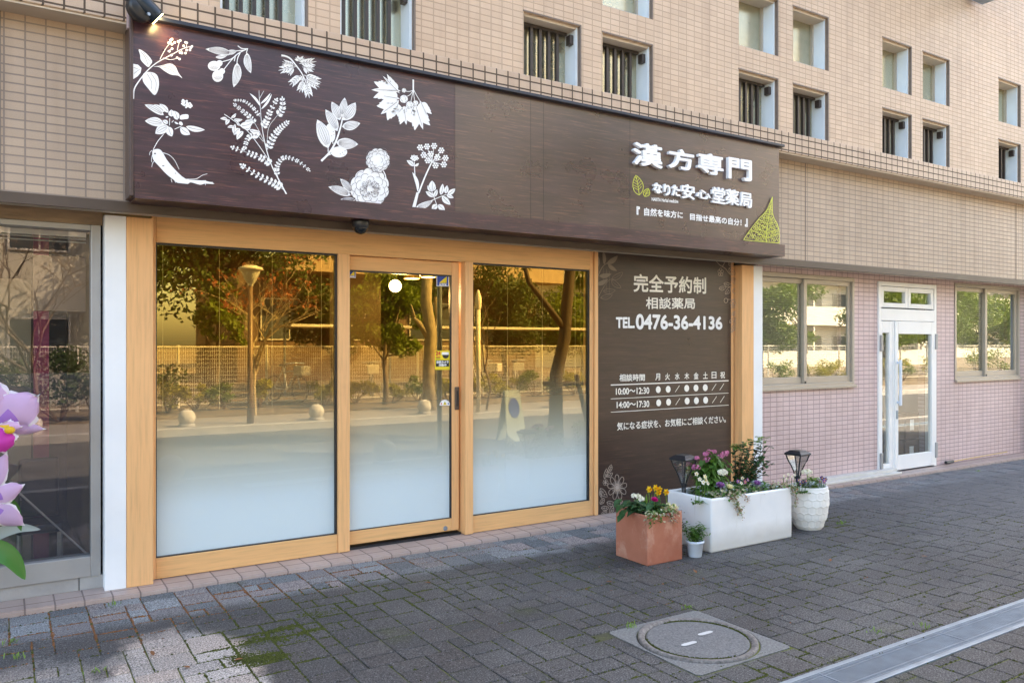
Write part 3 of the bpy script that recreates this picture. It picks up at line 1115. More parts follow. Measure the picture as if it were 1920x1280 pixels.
def upper_window(barred):
    W_, H_ = .565, (.563 if barred else .557)
    f = MB()
    # metal liner in the opening: head, right and left jambs, sill (local: x 0..W, z 0..H, wall face at y=0)
    f.box(W_ - .022, W_ - .001, .035, .20, .001, H_ - .001)
    f.box(.001, .022, .035, .20, .001, H_ - .001)
    f.box(.022, W_ - .022, .035, .20, .001, .02)
    h = MB()
    h.box(.022, W_ - .022, .03, .20, H_ - .022, H_ - .001)
    p = MB()
    p.box(.022, W_ - .022, .185, .19, .02, H_ - .022)
    o = MB()
    for q in (o,):
        q.box(.001, .0015, .0, .035, 0, .001)
    w_ = f.build('window', M['jamb'], None)
    w_.parent = bd
    kids = [h.build('window_head', M['soffit'], None), p.build('pane', M['glass_frost'], None)]
    if barred:
        r = MB()
        for k in range(5):
            x = .06 + k * .088
            r.box(x, x + .026, .125, .155, .02, H_ - .03)
        r.box(.03, W_ - .05, .12, .16, H_ - .05, H_ - .028)
        r.box(.03, W_ - .05, .12, .16, .02, .04)
        kids.append(r.build('grille', M['bars'], None))
        k_ = MB()
        k_.box(W_ - .06, W_ - .02, .06, .12, H_ - .14, H_ - .06)
        kids.append(k_.build('bracket', M['bars'], None, bevel=.004))
    else:
        r = MB()
        r.box(.022, .05, .16, .2, .02, H_ - .022)
        r.box(W_ - .045, W_ - .022, .16, .2, .02, H_ - .022)
        r.box(.05, W_ - .045, .16, .2, .02, .035)
        kids.append(r.build('sash', M['alu_beige'], None))
    e_ = MB()  # dark strip painted for the shade on the right and head returns
    e_.v = [(W_ - .001, -.004, 0), (W_ + .012, -.004, 0), (W_ + .012, -.004, H_ + .012), (-.006, -.004, H_ + .012), (-.006, -.004, H_ + .001), (W_ - .001, -.004, H_ + .001)]
    e_.v += [(p[0], .03, p[2]) for p in e_.v]
    e_.f = [tuple(range(6)), tuple(range(11, 5, -1))] + [(k, k + 6, (k + 1) % 6 + 6, (k + 1) % 6) for k in range(6)]
    e_.m = [0] * 8
    kids.append(e_.build('shaded_tile_edge', M['shaded_edge_tile'], None))
    for k in kids:
        k.parent = w_
    return w_


wb = wp_ = None
for x in pairs:
    for dx in (0, .805):
        if wb is None:
            wb, wp_ = upper_window(True), upper_window(False)
            wb.location, wp_.location = (x + dx, UY, 3.60), (x + dx, UY, 4.40)
        else:
            copy_tree(wb, bd, (x + dx, UY, 3.60))
            copy_tree(wp_, bd, (x + dx, UY, 4.40))
# ledge, spandrel, soffit
b = MB()
b.box(XL, XR, -.48, UY + .01, 3.35, 3.547)
b.build('ledge', M['tile_ledge'], bd, bevel=.006)
b = MB()
b.box(XL, XR, -.468, -.30, 3.338, 3.35)
b.build('ledge_soffit', M['soffit'], bd)
b = MB()
b.box(XL, XR, -.30, -.05, 2.345, 3.338)
b.build('spandrel', M['tile_low'], bd)
M['seal'] = plain('joint_seal', (.2, .16, .13), .8)
for x in (-.02, P(1510, 400, -.3)[0], P(1905, 400, -.3)[0]):
    b = MB()
    b.box(x - .006, x + .006, -.3025, -.299, 2.345, 3.338)
    b.build('expansion_joint', M['seal'], bd)
b = MB()
b.box(XL, XR, -.312, -.292, 2.285, 2.345)
b.box(XL, XR, -.292, 0.0, 2.325, 2.3449)
b.build('soffit_trim', M['brown_dark'], bd)
b = MB()
b.box(XL, XR, -.20, -.165, 2.292, 2.3249)
b.build('soffit_rail', M['alu_beige'], bd, bevel=.004)
# pink wall right of the shop
WA, WD, WB_ = (6.50, 8.11, 1.03, 2.250), (8.56, 9.765, -.003, 2.235), (10.205, 11.855, 1.03, 2.285)
wall('pink_wall', 6.474, XR, -.0035, 2.325, 0, [WA, WD, WB_, (14.2, 15.8, 1.03, 2.27)], M['tile_pink'], .22)
# left part of the building's ground floor
wall('left_wall', XL, .517, -.0035, 2.325, .02, [(-1.9, .517, -.0035, 2.325)], M['tile_low'], .2)
# structure that closes the building: back, ends, roof, floors, partitions
b = MB()
b.box(XL, XR, 9.0, 9.3, -.3, ROOF)
b.box(XL - .3, XL, -.19, 9.3, -.3, ROOF)
b.box(XR, XR + .3, -.19, 9.3, -.3, ROOF)
b.box(XL - .35, XR + .35, -.205, 9.35, ROOF, ROOF + .25)
b.box(XL, XR, .05, 9.0, 2.46, 3.39)
b.build('building_core', M['far_cream'], bd)
b = MB()
for x0, x1, y1 in ((.46, .50, 4), (4.42, 4.46, 4), (6.40, 6.44, 4), (12.0, 12.04, 4), (-2.2, -2.16, 4)):
    b.box(x0, x1, .24, y1, -.0, 2.46)
b.box(-2.2, 12.04, 4.0, 4.1, 0, 2.46)
b.build('partition', M['inner'], bd)
# white square pillars either side of the shop
for xa, xb in ((.517, .637), (6.342, 6.474)):
    b = MB()
    b.box(xa, xb, -.09, .10, -.004, 2.2915)
    b.build('pillar', M['white_metal'], bd, bevel=.004)
# hidden lights of the rooms: none.  pipe and dark reveal at the far right
b = MB()
b.tube([(11.99, -.07, -.004), (11.99, -.07, 2.28)], .045, 14)
b.build('downpipe', plain('pipe_paint', (.30, .36, .46), .5, .1, 3), bd, True)


def frame_rect(b, x0, x1, z0, z1, t, y0, y1, mi=0, sides=None):
    tl, tr, tb, tt = (t,) * 4 if not hasattr(t, '__len__') else t
    b.box(x0, x0 + tl, y0, y1, z0, z1, mi)
    b.box(x1 - tr, x1, y0, y1, z0, z1, mi)
    b.box(x0 + tl, x1 - tr, y0, y1, z0, z0 + tb, mi)
    b.box(x0 + tl, x1 - tr, y0, y1, z1 - tt, z1, mi)


def blind_slats(b, x0, x1, z0, z1, y, pitch=.025, dpt=.022, tilt=.35):
    z = z0
    while z < z1:
        b.face([(x0, y - dpt / 2, z - tilt * dpt / 2), (x1, y - dpt / 2, z - tilt * dpt / 2), (x1, y + dpt / 2, z + tilt * dpt / 2), (x0, y + dpt / 2, z + tilt * dpt / 2)])
        z += pitch


def sliding_window(o, xm):
    x0, x1, z0, z1 = o
    f = MB()
    frame_rect(f, x0, x1, z0, z1, (.035, .035, .05, .045), -.012, .14)
    f.box(x0 - .0, x1 + .015, -.035, -.012, z0 - .012, z0 + .018)
    w_ = f.build('window', M['alu_beige'], bd, bevel=.003)
    for k, (a, c_x, y) in enumerate(((x0 + .035, xm + .03, .045), (xm - .03, x1 - .035, .015))):
        s = MB()
        frame_rect(s, a, c_x, z0 + .05, z1 - .045, (.05, .05, .07, .05), y, y + .028)
        s.build('sash', M['alu_beige'], w_, bevel=.003)
        p = MB()
        p.face([(a + .05, y + .014, z0 + .12), (c_x - .05, y + .014, z0 + .12), (c_x - .05, y + .014, z1 - .095), (a + .05, y + .014, z1 - .095)])
        p.build('pane', M['glass'], w_)
    c = MB()
    c.box(xm - .02, xm + .0, .008, .016, z0 + .02, z0 + .075)
    c.build('latch', M['black'], w_)
    return w_


sliding_window(WA, 7.29)
sliding_window(WB_, 11.02)
for nm, o in (('white slatted blind behind the window left of the white door', WA), ('white slatted blind behind the window right of the white door', WB_)):
    b = MB()
    blind_slats(b, o[0] + .06, o[1] - .06, o[2] + .1, o[3] - .1, .17, .026, .022, -.9)
    b.box(o[0] + .06, o[1] - .06, .155, .185, o[3] - .1, o[3] - .06)
    tag(b.build('venetian_blind', M['blind_white']), nm, 'blind')
b = MB()
b.box(6.5, 11.9, .6, .62, .0, 2.4)
b.build('inner_screen', M['inner_pale'], bd)

# white aluminium door
x0, x1, z0, z1 = WD
b = MB()
frame_rect(b, x0, x1, z0, z1, (.05, .05, .0, .05), -.02, .1)
b.box(x0 + .05, x1 - .05, -.02, .1, 1.78, 1.92)
b.box(8.845, 8.875, -.015, .1, 0, 1.78)
dr = b.build('door_frame', M['alu_white'], bd, bevel=.004)
xm = (x0 + x1) / 2
for a, c_x in ((x0 + .055, xm - .004), (xm + .004, x1 - .055)):
    s = MB()
    frame_rect(s, a, c_x, 1.935, 2.18, .055, -.012, .03)
    s.build('transom_sash', M['alu_white'], dr, bevel=.004)
    p = MB()
    p.face([(a + .05, .012, 1.98), (c_x - .05, .012, 1.98), (c_x - .05, .012, 2.13), (a + .05, .012, 2.13)])
    p.build('pane', M['glass'], dr)
s = MB()
frame_rect(s, x0 + .052, 8.845, .01, 1.775, (.03, .065, .09, .14), -.012, .035)
s.build('side_leaf', M['alu_white'], dr, bevel=.004)
p = MB()
p.face([(x0 + .07, .012, .09), (8.79, .012, .09), (8.79, .012, 1.65), (x0 + .07, .012, 1.65)])
p.build('pane', M['glass'], dr)
s = MB()
frame_rect(s, 8.872, x1 - .052, .012, 1.775, (.062, .072, .17, .15), -.03, .02)
lf = s.build('door_leaf', M['alu_white'], bd, bevel=.004)
p = MB()
p.face([(8.925, -.005, .17), (x1 - .115, -.005, .17), (x1 - .115, -.005, 1.64), (8.925, -.005, 1.64)])
p.build('pane', M['glass'], lf)
s = MB()
s.box(8.885, 8.925, -.085, -.065, .78, 1.32)
s.box(8.895, 8.915, -.066, -.029, .80, .83)
s.box(8.895, 8.915, -.066, -.029, 1.27, 1.30)
s.build('handle', plain('pale_handle', (.62, .70, .80), .35, .05), lf, bevel=.006)
s = MB()
s.box(8.885, 8.925, -.036, -.029, .62, .72)
s.build('lock', M['steel'], lf, bevel=.006)
for xh, zz in ((x0 + .012, 1.42), (x0 + .012, .05), (x1 - .052, 1.44), (x1 - .052, .10)):
    s = MB()
    s.box(xh, xh + .04, -.045, -.02, zz, zz + .19)
    s.build('hinge', M['alu_grey'], bd, bevel=.006)
# cartons and papers standing inside the glass door
for k, (cx, cz_, ww) in enumerate(((9.02, .0, .30), (9.36, .0, .30), (9.03, .33, .30), (9.37, .33, .28))):
    b = MB()
    b.box(cx, cx + ww, .14, .44, cz_, cz_ + .32)
    t = b.build('carton', plain('carton_card', (.15, .095, .06), .85, .15, 8), bevel=.004)
    tag(t, ['brown carton with a paper label inside the white door, lower left', 'brown carton with a paper label inside the white door, lower right', 'brown carton inside the white door, upper left of four', 'brown carton inside the white door, upper right of four'][k], 'box', 'cartons behind the glass door')
    b = MB()
    b.face([(cx + .08, .137, cz_ + .11), (cx + .17, .137, cz_ + .11), (cx + .17, .137, cz_ + .24), (cx + .08, .137, cz_ + .24)])
    b.build('paper_label', M['print'], t)
# sill under the door
b = MB()
b.box(7.45, 8.80, -.10, -.001, -.004, .055)
b.box(7.40, 8.80, -.16, -.1001, -.004, .022)
b.build('door_sill', plain('sill_paint', (.58, .56, .52), .5, .12, 5), bd, bevel=.006)
t = thing('pole', (10.0, -.06, .03), 'thin wooden pole with a black grip lying at the foot of the pink wall', 'pole')
b = MB()
b.tube([(10.05, -.06, .031), (11.4, -.06, .055)], .007, 8)
b.build('shaft', plain('wood_rod', (.55, .36, .14), .5), t)
b = MB()
b.tube([(9.90, -.06, .028), (10.06, -.06, .031)], .02, 10)
b.build('grip', M['black'], t)

# ------------------------------------------------------------------ left shop window
x0, x1 = -1.85, .505
lw_ = thing('display_window', (x0, .02, 0), 'grey framed display window of the neighbouring shop, left of the white pillar', 'window')
b = MB()
frame_rect(b, x0, x1, .075, 2.235, (.05, .055, .125, .035), .0, .12)
b.box(-.02 - .9, -.02 - .86, .0, .12, .2, 2.2)
b.build('frame', M['alu_grey'], lw_, bevel=.004)
b = MB()
b.box(x0, x1 + .01, .0, .14, 2.2353, 2.325)
b.build('head_board', plain('rough_board', (.27, .19, .12), .85, .3, 4, .5, 30, stretch=(1, 1, 8)), lw_)
b = MB()
b.box(x0, x1 - .12, .012, .16, -.004, .0749)
b.box(x1 - .115, x1 + .012, .01, .16, -.004, .0749)
b.build('base', M['concrete'], lw_, bevel=.003)
b = MB()
b.face([(x0 + .05, .05, .2), (x1 - .055, .05, .2), (x1 - .055, .05, 2.2), (x0 + .05, .05, 2.2)])
b.build('pane', M['glass_left'], lw_)
zf = P(100, 700)[1]
b = MB()
b.face([(x0 + .05, .057, .2), (x1 - .055, .057, .2), (x1 - .055, .057, zf), (x0 + .05, .057, zf)])
b.build('tinted_film', M['film_grey'], lw_)
b = MB()
pa, pb = P(30, 918, .1), P(168, 1042, .1)
b.tube([(pa[0], .1, pa[1]), (pb[0], .1, pb[1])], .006, 8)
b.build('stay_rod', M['alu'], lw_)
b = MB()
xa, za = P(-40, 455, .15)
blind_slats(b, x0 + .1, x1 - .07, P(100, 452, .15)[1], 2.2, .15, .022, .02, .5)
b.box(x0 + .1, x1 - .07, .13, .17, 2.17, 2.2)
tag(b.build('roller_blind', M['blind_white']), 'pale blind drawn up at the top of the left display window', 'blind')
b = MB()
xa = P(63, 600, .8)[0]
xb = P(92, 600, .8)[0]
b.box(xa, xb, .8, .9, 0, 2.4)
tag(b.build('maroon_column', M['maroon']), 'dark maroon column standing inside the left display window', 'column')
b = MB()
b.box(-2.1, .45, 2.2, 2.25, 0, 2.4)
b.build('back_wall', M['inner_dark'], lw_)
b = MB()
xa, za = P(-30, 1060, .7)
xb, zb = P(60, 700, .7)
b.box(xa, xb, .92, .97, .0, 1.95)
b.build('side_panel', plain('olive_panel', (.30, .27, .17), .7, .1, 2), lw_)
b = MB()
x_a, x_b = P(62, 700, .5)[0], P(184, 700, .5)[0]
b.box(x_a, x_b, .5, .56, 1.72, 2.08)
b.build('shelf_panel', plain('shelf_board', (.26, .19, .13), .7, .15, 3), lw_)
# a chair standing inside
ch = thing('black_chair', (.28, .45, 0), 'black chair with a pale curved rim inside the left display window', 'chair')
b = MB()
b.box(.06, .33, .34, .62, .30, .36)
b.build('seat', M['black'], ch, bevel=.02)
b = MB()
b.box(.08, .31, .60, .64, .36, .75)
b.build('backrest', M['black'], ch, bevel=.02)
for xx in (.08, .31):
    for yy in (.37, .60):
        b = MB()
        b.tube([(xx, yy, 0), (xx, yy, .30)], .012, 8)
        b.build('leg', M['alu'], ch)
# ================================================================== THE SHOP FRONT
sf = thing('shopfront', (2.6, 0, 0), 'honey coloured timber shopfront with two large graded glass panes and a sliding door', 'shopfront')
for (xa, xb) in ((.638, .792), (6.172, 6.3418)):
    b = MB()
    b.box(xa, xb, -.09, .10, -.004, 2.2905)
    b.build('post', M['wood'], sf, bevel=.004)
b = MB()
b.box(.793, .82, -.0, .10, 0, 2.318)
b.build('side_jamb', M['wood'], sf, bevel=.003)
b = MB()
b.box(.821, 4.335, -.0, .10, 2.153, 2.318)
b.build('header', M['wood_h'], sf, bevel=.003)
for xa, xb, y in ((2.03, 2.118, -.012), (3.068, 3.138, -.03)):
    b = MB()
    b.box(xa, xb, y, .10, 0, 2.1525)
    b.build('mullion', M['wood'], sf, bevel=.003)
b = MB()
b.box(4.336, 4.368, -.0, .10, 0, 2.318)
b.box(4.374, 4.408, -.022, .10, 0, 2.318)
b.build('end_jamb', M['wood'], sf, bevel=.003)
b = MB()
b.box(4.3685, 4.3735, .02, .09, 0, 2.318)
b.build('shadow_gap', M['brown_dark'], sf)
for xa, xb in ((.8205, 2.0295), (3.1385, 4.3355)):
    b = MB()
    b.box(xa, xb, -.0, .10, 0, .131)
    b.build('bottom_rail', M['wood_h'], sf, bevel=.003)
    b = MB()
    frame_rect(b, xa, xb, .1312, 2.1528, (.006, .014, .006, .012), .012, .05)
    wd = b.build('window', M['black'], sf)
    p = MB()
    p.face([(xa + .006, .03, .137), (xb - .014, .03, .137), (xb - .014, .03, 2.141), (xa + .006, .03, 2.141)])
    p.build('pane', M['shopglass'], wd)
    p = MB()
    p.face([(xa + .006, .036, .137), (xb - .014, .036, .137), (xb - .014, .036, 1.60), (xa + .006, .036, 1.60)])
    p.build('graded_film', M['film'], wd)
# sliding door, set back behind the mullions
xa, xb, y = 2.119, 3.050, .045
gz0, gz1 = P(657, 996, y)[1], P(660, 506, y)[1]
gx1 = P(847, 800, y)[0]
b = MB()
b.box(gx1, xb, y, y + .04, .03, 2.15)
dr = b.build('sliding_door', M['wood'], sf, bevel=.003)
for za, zb in ((.03, gz0), (gz1, 2.15)):
    b = MB()
    b.box(xa - .06, gx1 - .0004, y + .0005, y + .04, za, zb)
    b.build('door_rail', M['wood_h'], dr, bevel=.003)
b = MB()
b.box(xa - .06, gx1 + .0, y + .002, y + .03, gz0 + .0003, gz0 + .006)
b.box(xa - .06, gx1 + .0, y + .002, y + .03, gz1 - .012, gz1 - .0003)
b.box(gx1 - .012, gx1 - .0005, y + .002, y + .03, gz0 + .006, gz1 - .012)
b.build('bead', M['black'], dr)
b = MB()
b.face([(xa - .06, y + .012, gz0), (gx1, y + .012, gz0), (gx1, y + .012, gz1), (xa - .06, y + .012, gz1)])
b.build('pane', M['shopglass'], dr)
b = MB()
b.face([(xa - .06, y + .018, gz0), (gx1, y + .018, gz0), (gx1, y + .018, 1.60), (xa - .06, y + .018, 1.60)])
b.build('graded_film', M['film'], dr)
hx0, hx1 = P(852, 740, y)[0], P(860.5, 740, y)[0]
hz0, hz1 = P(856, 768, y)[1], P(856, 725, y)[1]
b = MB()
b.box(hx0, hx1, y - .012, y + .001, hz0, hz1)
hd = b.build('recessed_handle', plain('bronze_handle', (.12, .09, .075), .35, .1, 20, metallic=.5), dr, bevel=.008)
b = MB()
b.box(hx0 + .012, hx1 - .012, y - .0135, y - .0119, hz0 + .03, hz1 - .03)
b.build('inset', M['black'], hd, bevel=.0005)
lx, lz = P(835, 990, y)
b = MB()
b.lathe([(.019, 0), (.017, .006), (.001, .006)], (0, 0, 0), 16, cap=False)
b.v = [(lx + p[0], y - p[2], lz + p[1]) for p in b.v]
b.build('lock_cylinder', M['steel'], dr)
b = MB()
b.box(2.12, 3.06, .03, .10, -.004, .012)
b.build('threshold', M['black'], sf)


def quad_px(mb, pxs, Y, dy, mi):
    mb.face([(P(px, py, Y)[0], Y - dy, P(px, py, Y)[1]) for px, py in pxs], mi)


# stickers on the door glass
YS = y + .011
stm = [M['blue'], M['yellow'], M['print'], M['red'], M['black']]
for nm, (ax, ay, bx, by) in (('security_sticker', (818.5, 515.5, 841.5, 537)), ('security_sticker', (653.5, 505.5, 667, 521))):
    b = MB()
    W_, H_ = bx - ax, by - ay
    quad_px(b, ((ax, ay), (bx, ay + .4), (bx, by), (ax, by - .4)), YS, .0006, 2)
    m_ = .05
    quad_px(b, ((ax + W_ * m_, ay + H_ * m_), (bx - W_ * m_, ay + H_ * m_), (bx - W_ * m_, by - H_ * m_), (ax + W_ * m_, by - H_ * m_)), YS, .0012, 0)
    quad_px(b, ((ax + W_ * .2, ay + H_ * .7), (ax + W_ * .82, ay + H_ * .12), (ax + W_ * .82, ay + H_ * .7)), YS, .0018, 1)
    q0, q1 = P(ax + W_ * .2, ay + H_ * .93, YS), P(ax + W_ * .82, ay + H_ * .77, YS)
    text_into(b, 'ALSOK', q0[0], q1[0], (q0[1], q1[1]), (q0[1], q1[1]), YS - .0018, .0012, 0, 2)
    b.build(nm, stm, dr)
b = MB()
ax, ay, bx, by = 815.5, 657, 843.5, 693
quad_px(b, ((ax, ay), (bx, ay), (bx, by), (ax, by)), YS, .0006, 1)
quad_px(b, ((ax + 1.5, ay + 18), (bx - 1.5, ay + 18), (bx - 1.5, by - 6), (ax + 1.5, by - 6)), YS, .0012, 4)
for t_, (a_, b_, c_2, d_) in (('24', (ax + 1.5, ay + 8.5, ax + 10, ay + 1.5)), ):
    q0, q1 = P(a_, b_, YS), P(c_2, d_, YS)
    text_into(b, t_, q0[0], q1[0], (q0[1], q1[1]), (q0[1], q1[1]), YS - .0012, .002, 0, 3)
for t_, (a_, b_, c_2, d_) in (('防犯カメラ', (ax + 3, ay + 24, bx - 3, ay + 19)), ('作動中', (ax + 7, ay + 29.6, bx - 7, ay + 24.8))):
    q0, q1 = P(a_, b_, YS), P(c_2, d_, YS)
    text_into(b, t_, q0[0], q1[0], (q0[1], q1[1]), (q0[1], q1[1]), YS - .0016, .0012, 0, 2)
quad_px(b, ((ax + 13, ay + 3), (bx - 2.5, ay + 3), (bx - 2, ay + 8), (ax + 12.4, ay + 8)), YS, .0012, 2)
b.face([(P(ax + 20 + 6.2 * math.cos(t_), ay + 8 + 7 * math.sin(t_), YS)[0], YS - .0016, P(ax + 20, ay + 8 + 7 * math.sin(t_), YS)[1]) for t_ in (math.pi * k / 9 for k in range(10))], 4)
quad_px(b, ((ax + 2, ay + 11), (ax + 10, ay + 11), (ax + 10, ay + 12.6), (ax + 2, ay + 12.6)), YS, .0012, 3)
quad_px(b, ((ax + 2, ay + 14), (ax + 10, ay + 14), (ax + 10, ay + 15.2), (ax + 2, ay + 15.2)), YS, .0012, 4)
b.build('camera_sticker', stm, dr)
b = MB()
pts = [(834 + 10 * math.cos(t_), 760 - 11 * math.sin(t_)) for t_ in (math.pi * k / 14 for k in range(15))]
quad_px(b, pts, YS, .0006, 2)
quad_px(b, ((830.5, 758.5), (837.5, 758.5), (834, 751.5)), YS, .0012, 1)
quad_px(b, ((833.5, 757.3), (834.5, 757.3), (834.5, 754), (833.5, 754)), YS, .0018, 4)
quad_px(b, ((826.5, 758), (828.5, 758), (828.5, 755), (826.5, 755)), YS, .0012, 3)
quad_px(b, ((839.5, 758), (841.5, 758), (841.5, 755), (839.5, 755)), YS, .0012, 0)
b.build('warning_sticker', stm, dr)

# blinds behind the two large panes
for (xa, xb, lab) in ((.83, 2.02, 'fine slatted amber blind behind the left large pane'), (3.15, 4.33, 'fine slatted amber blind behind the right large pane')):
    b = MB()
    blind_slats(b, xa, xb, .8, 2.20, .14, .0185, .018, -1.0)
    t = tag(b.build('venetian_blind', M['blind']), lab, 'blind')
    b = MB()
    for k in range(4):
        xx = xa + (xb - xa) * (.04 + .3 * k)
        b.box(xx, xx + .003, .118, .12, .8, 2.2)
    b.build('ladder_cord', M['cord'], t)
# room behind the door
b = MB()
b.box(.51, 4.41, .12, 3.98, -.003, .0)
b.build('inner_floor', M['inner_dark'], sf)
b = MB()
b.box(2.3, 3.05, 1.6, 1.66, 0, 2.45)
tag(b.build('partition_board', plain('amber_board', (.13, .085, .03), .6, .1, 2)), 'amber coloured inner partition seen through the glass of the sliding door', 'partition')
gx, gz = P(741, 536, .7)
t = thing('pendant_lamp', (gx, .7, 2.45), 'lit round globe pendant lamp seen through the sliding door', 'lamp')
b = MB()
b.ball((gx, .7, gz), .052, 18, 12)
b.build('globe', M['globe'], t, True)
b = MB()
b.tube([(gx, .7, gz + .05), (gx, .7, 2.45)], .004, 6)
b.build('cord', M['black'], t)
pl = bpy.data.lights.new('pendant_light', 'POINT')
pl.energy, pl.color, pl.shadow_soft_size = 3, (1, .72, .36), .06
po = bpy.data.objects.new('pendant_light', pl)
COL.objects.link(po)
po.parent = t
po.location = (0, -.12, gz - 2.45 - .1)
for (px, py, yy, lab) in ((772, 523, 1.25, 'lit ceiling spotlight leftmost of three behind the door glass'), (788, 517, 1.4, 'lit ceiling spotlight between the other two behind the door glass'), (803, 520, 1.3, 'lit ceiling spotlight nearest the upper blue door sticker')):
    x_, z_ = P(px, py, yy)
    t = thing('ceiling_spotlight', (x_, yy, 2.45), lab, 'lamp', 'spotlights inside the shop')
    b = MB()
    b.lathe([(.075, 0), (.075, .05), (.04, .09), (.015, .10), (.015, max(.12, 2.45 - z_))], (x_, yy, z_), 16, cap=False)
    b.build('housing', plain('brass_housing', (.5, .33, .12), .4), t, True)
    b = MB()
    b.lathe([(.07, .004), (.001, .004)], (x_, yy, z_), 16, cap=False)
    b.build('lens', M['spot_lens'], t)

# ------------------------------------------------------------------ printed wall panel
pn = thing('wall_panel', (5.28, 0, 0), 'dark brown printed panel with opening hours and telephone number right of the door', 'sign')
b = MB()
b.box(4.409, 6.11, -.002, .09, .0, 2.318)
b.build('board', M['panel'], pn)
b = MB()
b.box(6.111, 6.150, .0, .09, .0, 2.318)
b.build('edge_trim', M['wood'], pn)
b = MB()
b.box(6.1505, 6.171, .03, .09, .0, 2.318)
b.build('dark_gap', M['black'], pn)
YP = -.0045


def line_of(mb, t, pl_, pr, ztl, zbl, ztr, zbr, Y, bold=0, depth=0, mi=0, ring=8):
    """pl_/pr: left and right ends, z?: upper and lower edges there, all as surveyed"""
    xa, xb = P(pl_, 600, Y)[0], P(pr, 600, Y)[0]
    text_into(mb, t, xa, xb, (P(pl_, zbl, Y)[1], P(pl_, ztl, Y)[1]), (P(pr, zbr, Y)[1], P(pr, ztr, Y)[1]), Y, bold, depth, mi, None, ring)


K3 = 340 / 1116
cr = lambda x, y: (1100 + x * K3, 430 + y * K3)


def crop_line(mb, t, xl, xr, tl, bl, tr, br, bold, mi=0):
    line_of(mb, t, cr(xl, 0)[0], cr(xr, 0)[0], cr(0, tl)[1], cr(0, bl)[1], cr(0, tr)[1], cr(0, br)[1], YP, bold, 0, mi)


for nm, args, mt in (('heading_lettering', [('完全予約制', 290, 733, 275, 382, 297, 395, .0042)], 'cream_print'),
                     ('subheading_lettering', [('相談薬局', 365, 665, 417, 488, 424, 488, .0024)], 'cream_print'),
                     ('telephone_lettering', [('TEL.', 182, 293, 543, 605, 543, 605, .005), ('0476-36-4136', 305, 832, 523, 612, 540, 613, .0066)], 'print'),
                     ('message_lettering', [('気になる症状を、お気軽にご相談ください。', 187, 855, 1188, 1236, 1143, 1187, .0012)], 'cream_print')):
    b = MB()
    for a in args:
        crop_line(b, *a[:7], a[7])
    b.build(nm, M[mt], pn)
b = MB()
crop_line(b, '相談時間', 202, 357, 890, 935, 890, 930, .0014)
for ch_, x_ in zip('月火水木金土日祝', (437, 497, 557, 616, 673, 730, 783, 836)):
    yy = 907 - (x_ - 437) * 12 / 400
    crop_line(b, ch_, x_ - 14, x_ + 14, yy - 20, yy + 20, yy - 20.4, yy + 19, .0014)
crop_line(b, '10:00〜12:30', 180, 384, 978, 1016, 971, 1009, .002)
crop_line(b, '14:00〜17:30', 185, 384, 1061, 1098, 1053, 1091, .002)
ar = Art(1100, 430, K3, YP + .0005)
for y0_, y1_, lw in ((957, 930, 6.5), (1042, 1006, 3.2), (1124, 1080, 3.2)):
    ar.stroke([(148, y0_), (873, y1_)], lw, lw, 0, False)
for row in (([(440, 985), (501, 983), (615, 977), (672, 975), (729, 973)], [(557, 980), (783, 970), (831, 968)]), ([(442, 1066), (503, 1062), (617, 1055), (674, 1053), (731, 1050)], [(559, 1059), (785, 1047), (833, 1045)])):
    for c in row[0]:
        ar.ell(c, 15, 21, 20)
    for c in row[1]:
        ar.stroke([(c[0] - 13, c[1] + 20), (c[0] + 13, c[1] - 20)], 3, 3, 0, False)
ofs = len(b.v)
b.v += ar.mb.v
b.f += [tuple(i + ofs for i in q) for q in ar.mb.f]
b.m += [0] * len(ar.mb.f)
b.build('timetable', M['cream_print'], pn)
# printed sprigs
ar = Art(1100, 450, 140 / 1629, YP)
ar.stroke([(205, 880), (270, 730), (340, 590), (420, 520), (470, 480)], 22, 12)
for a_, b_, w_ in (((380, 540), (350, 225), 75), ((440, 520), (680, 340), 110), ((460, 520), (660, 675), 85), ((270, 785), (535, 740), 105), ((210, 975), (465, 850), 100), ((205, 620), (255, 360), 75)):
    ar.leaf(a_, b_, w_, 0)
ar.mb.build('printed_sprig', M['taupe2'], pn)
ar = Art(1100, 450, 140 / 1629, YP)
ar.stroke([(215, 1330), (300, 1150), (400, 980), (480, 880), (545, 850)], 14, 8)
for a_, b_, w_ in (((545, 855), (790, 700), 110), ((540, 870), (750, 1045), 110), ((360, 1110), (625, 1095), 110), ((300, 1260), (560, 1190), 100)):
    ar.oleaf(a_, b_, w_, 9, 0)
for k, x_ in enumerate((270, 360, 430, 495)):
    ar.stroke([(x_, 560 + 40 * k), (x_ - 6, 1000 + 60 * k)], 5, 5, 0, False)
ar.mb.build('printed_outline_sprig', M['taupe2'], pn)
ar = Art(1110, 850, 140 / 1378, YP)
for a_, b_, w_ in (((300, 345), (355, 200), 65), ((225, 460), (265, 275), 65), ((260, 420), (378, 355), 70), ((150, 640), (280, 800), 95), ((150, 930), (215, 815), 70), ((270, 895), (430, 935), 95), ((170, 1000), (315, 995), 80), ((330, 1100), (380, 955), 75), ((170, 1120), (270, 1050), 60), ((150, 680), (180, 820), 40)):
    ar.oleaf(a_, b_, w_, 8, 3)
c = (462, 620)
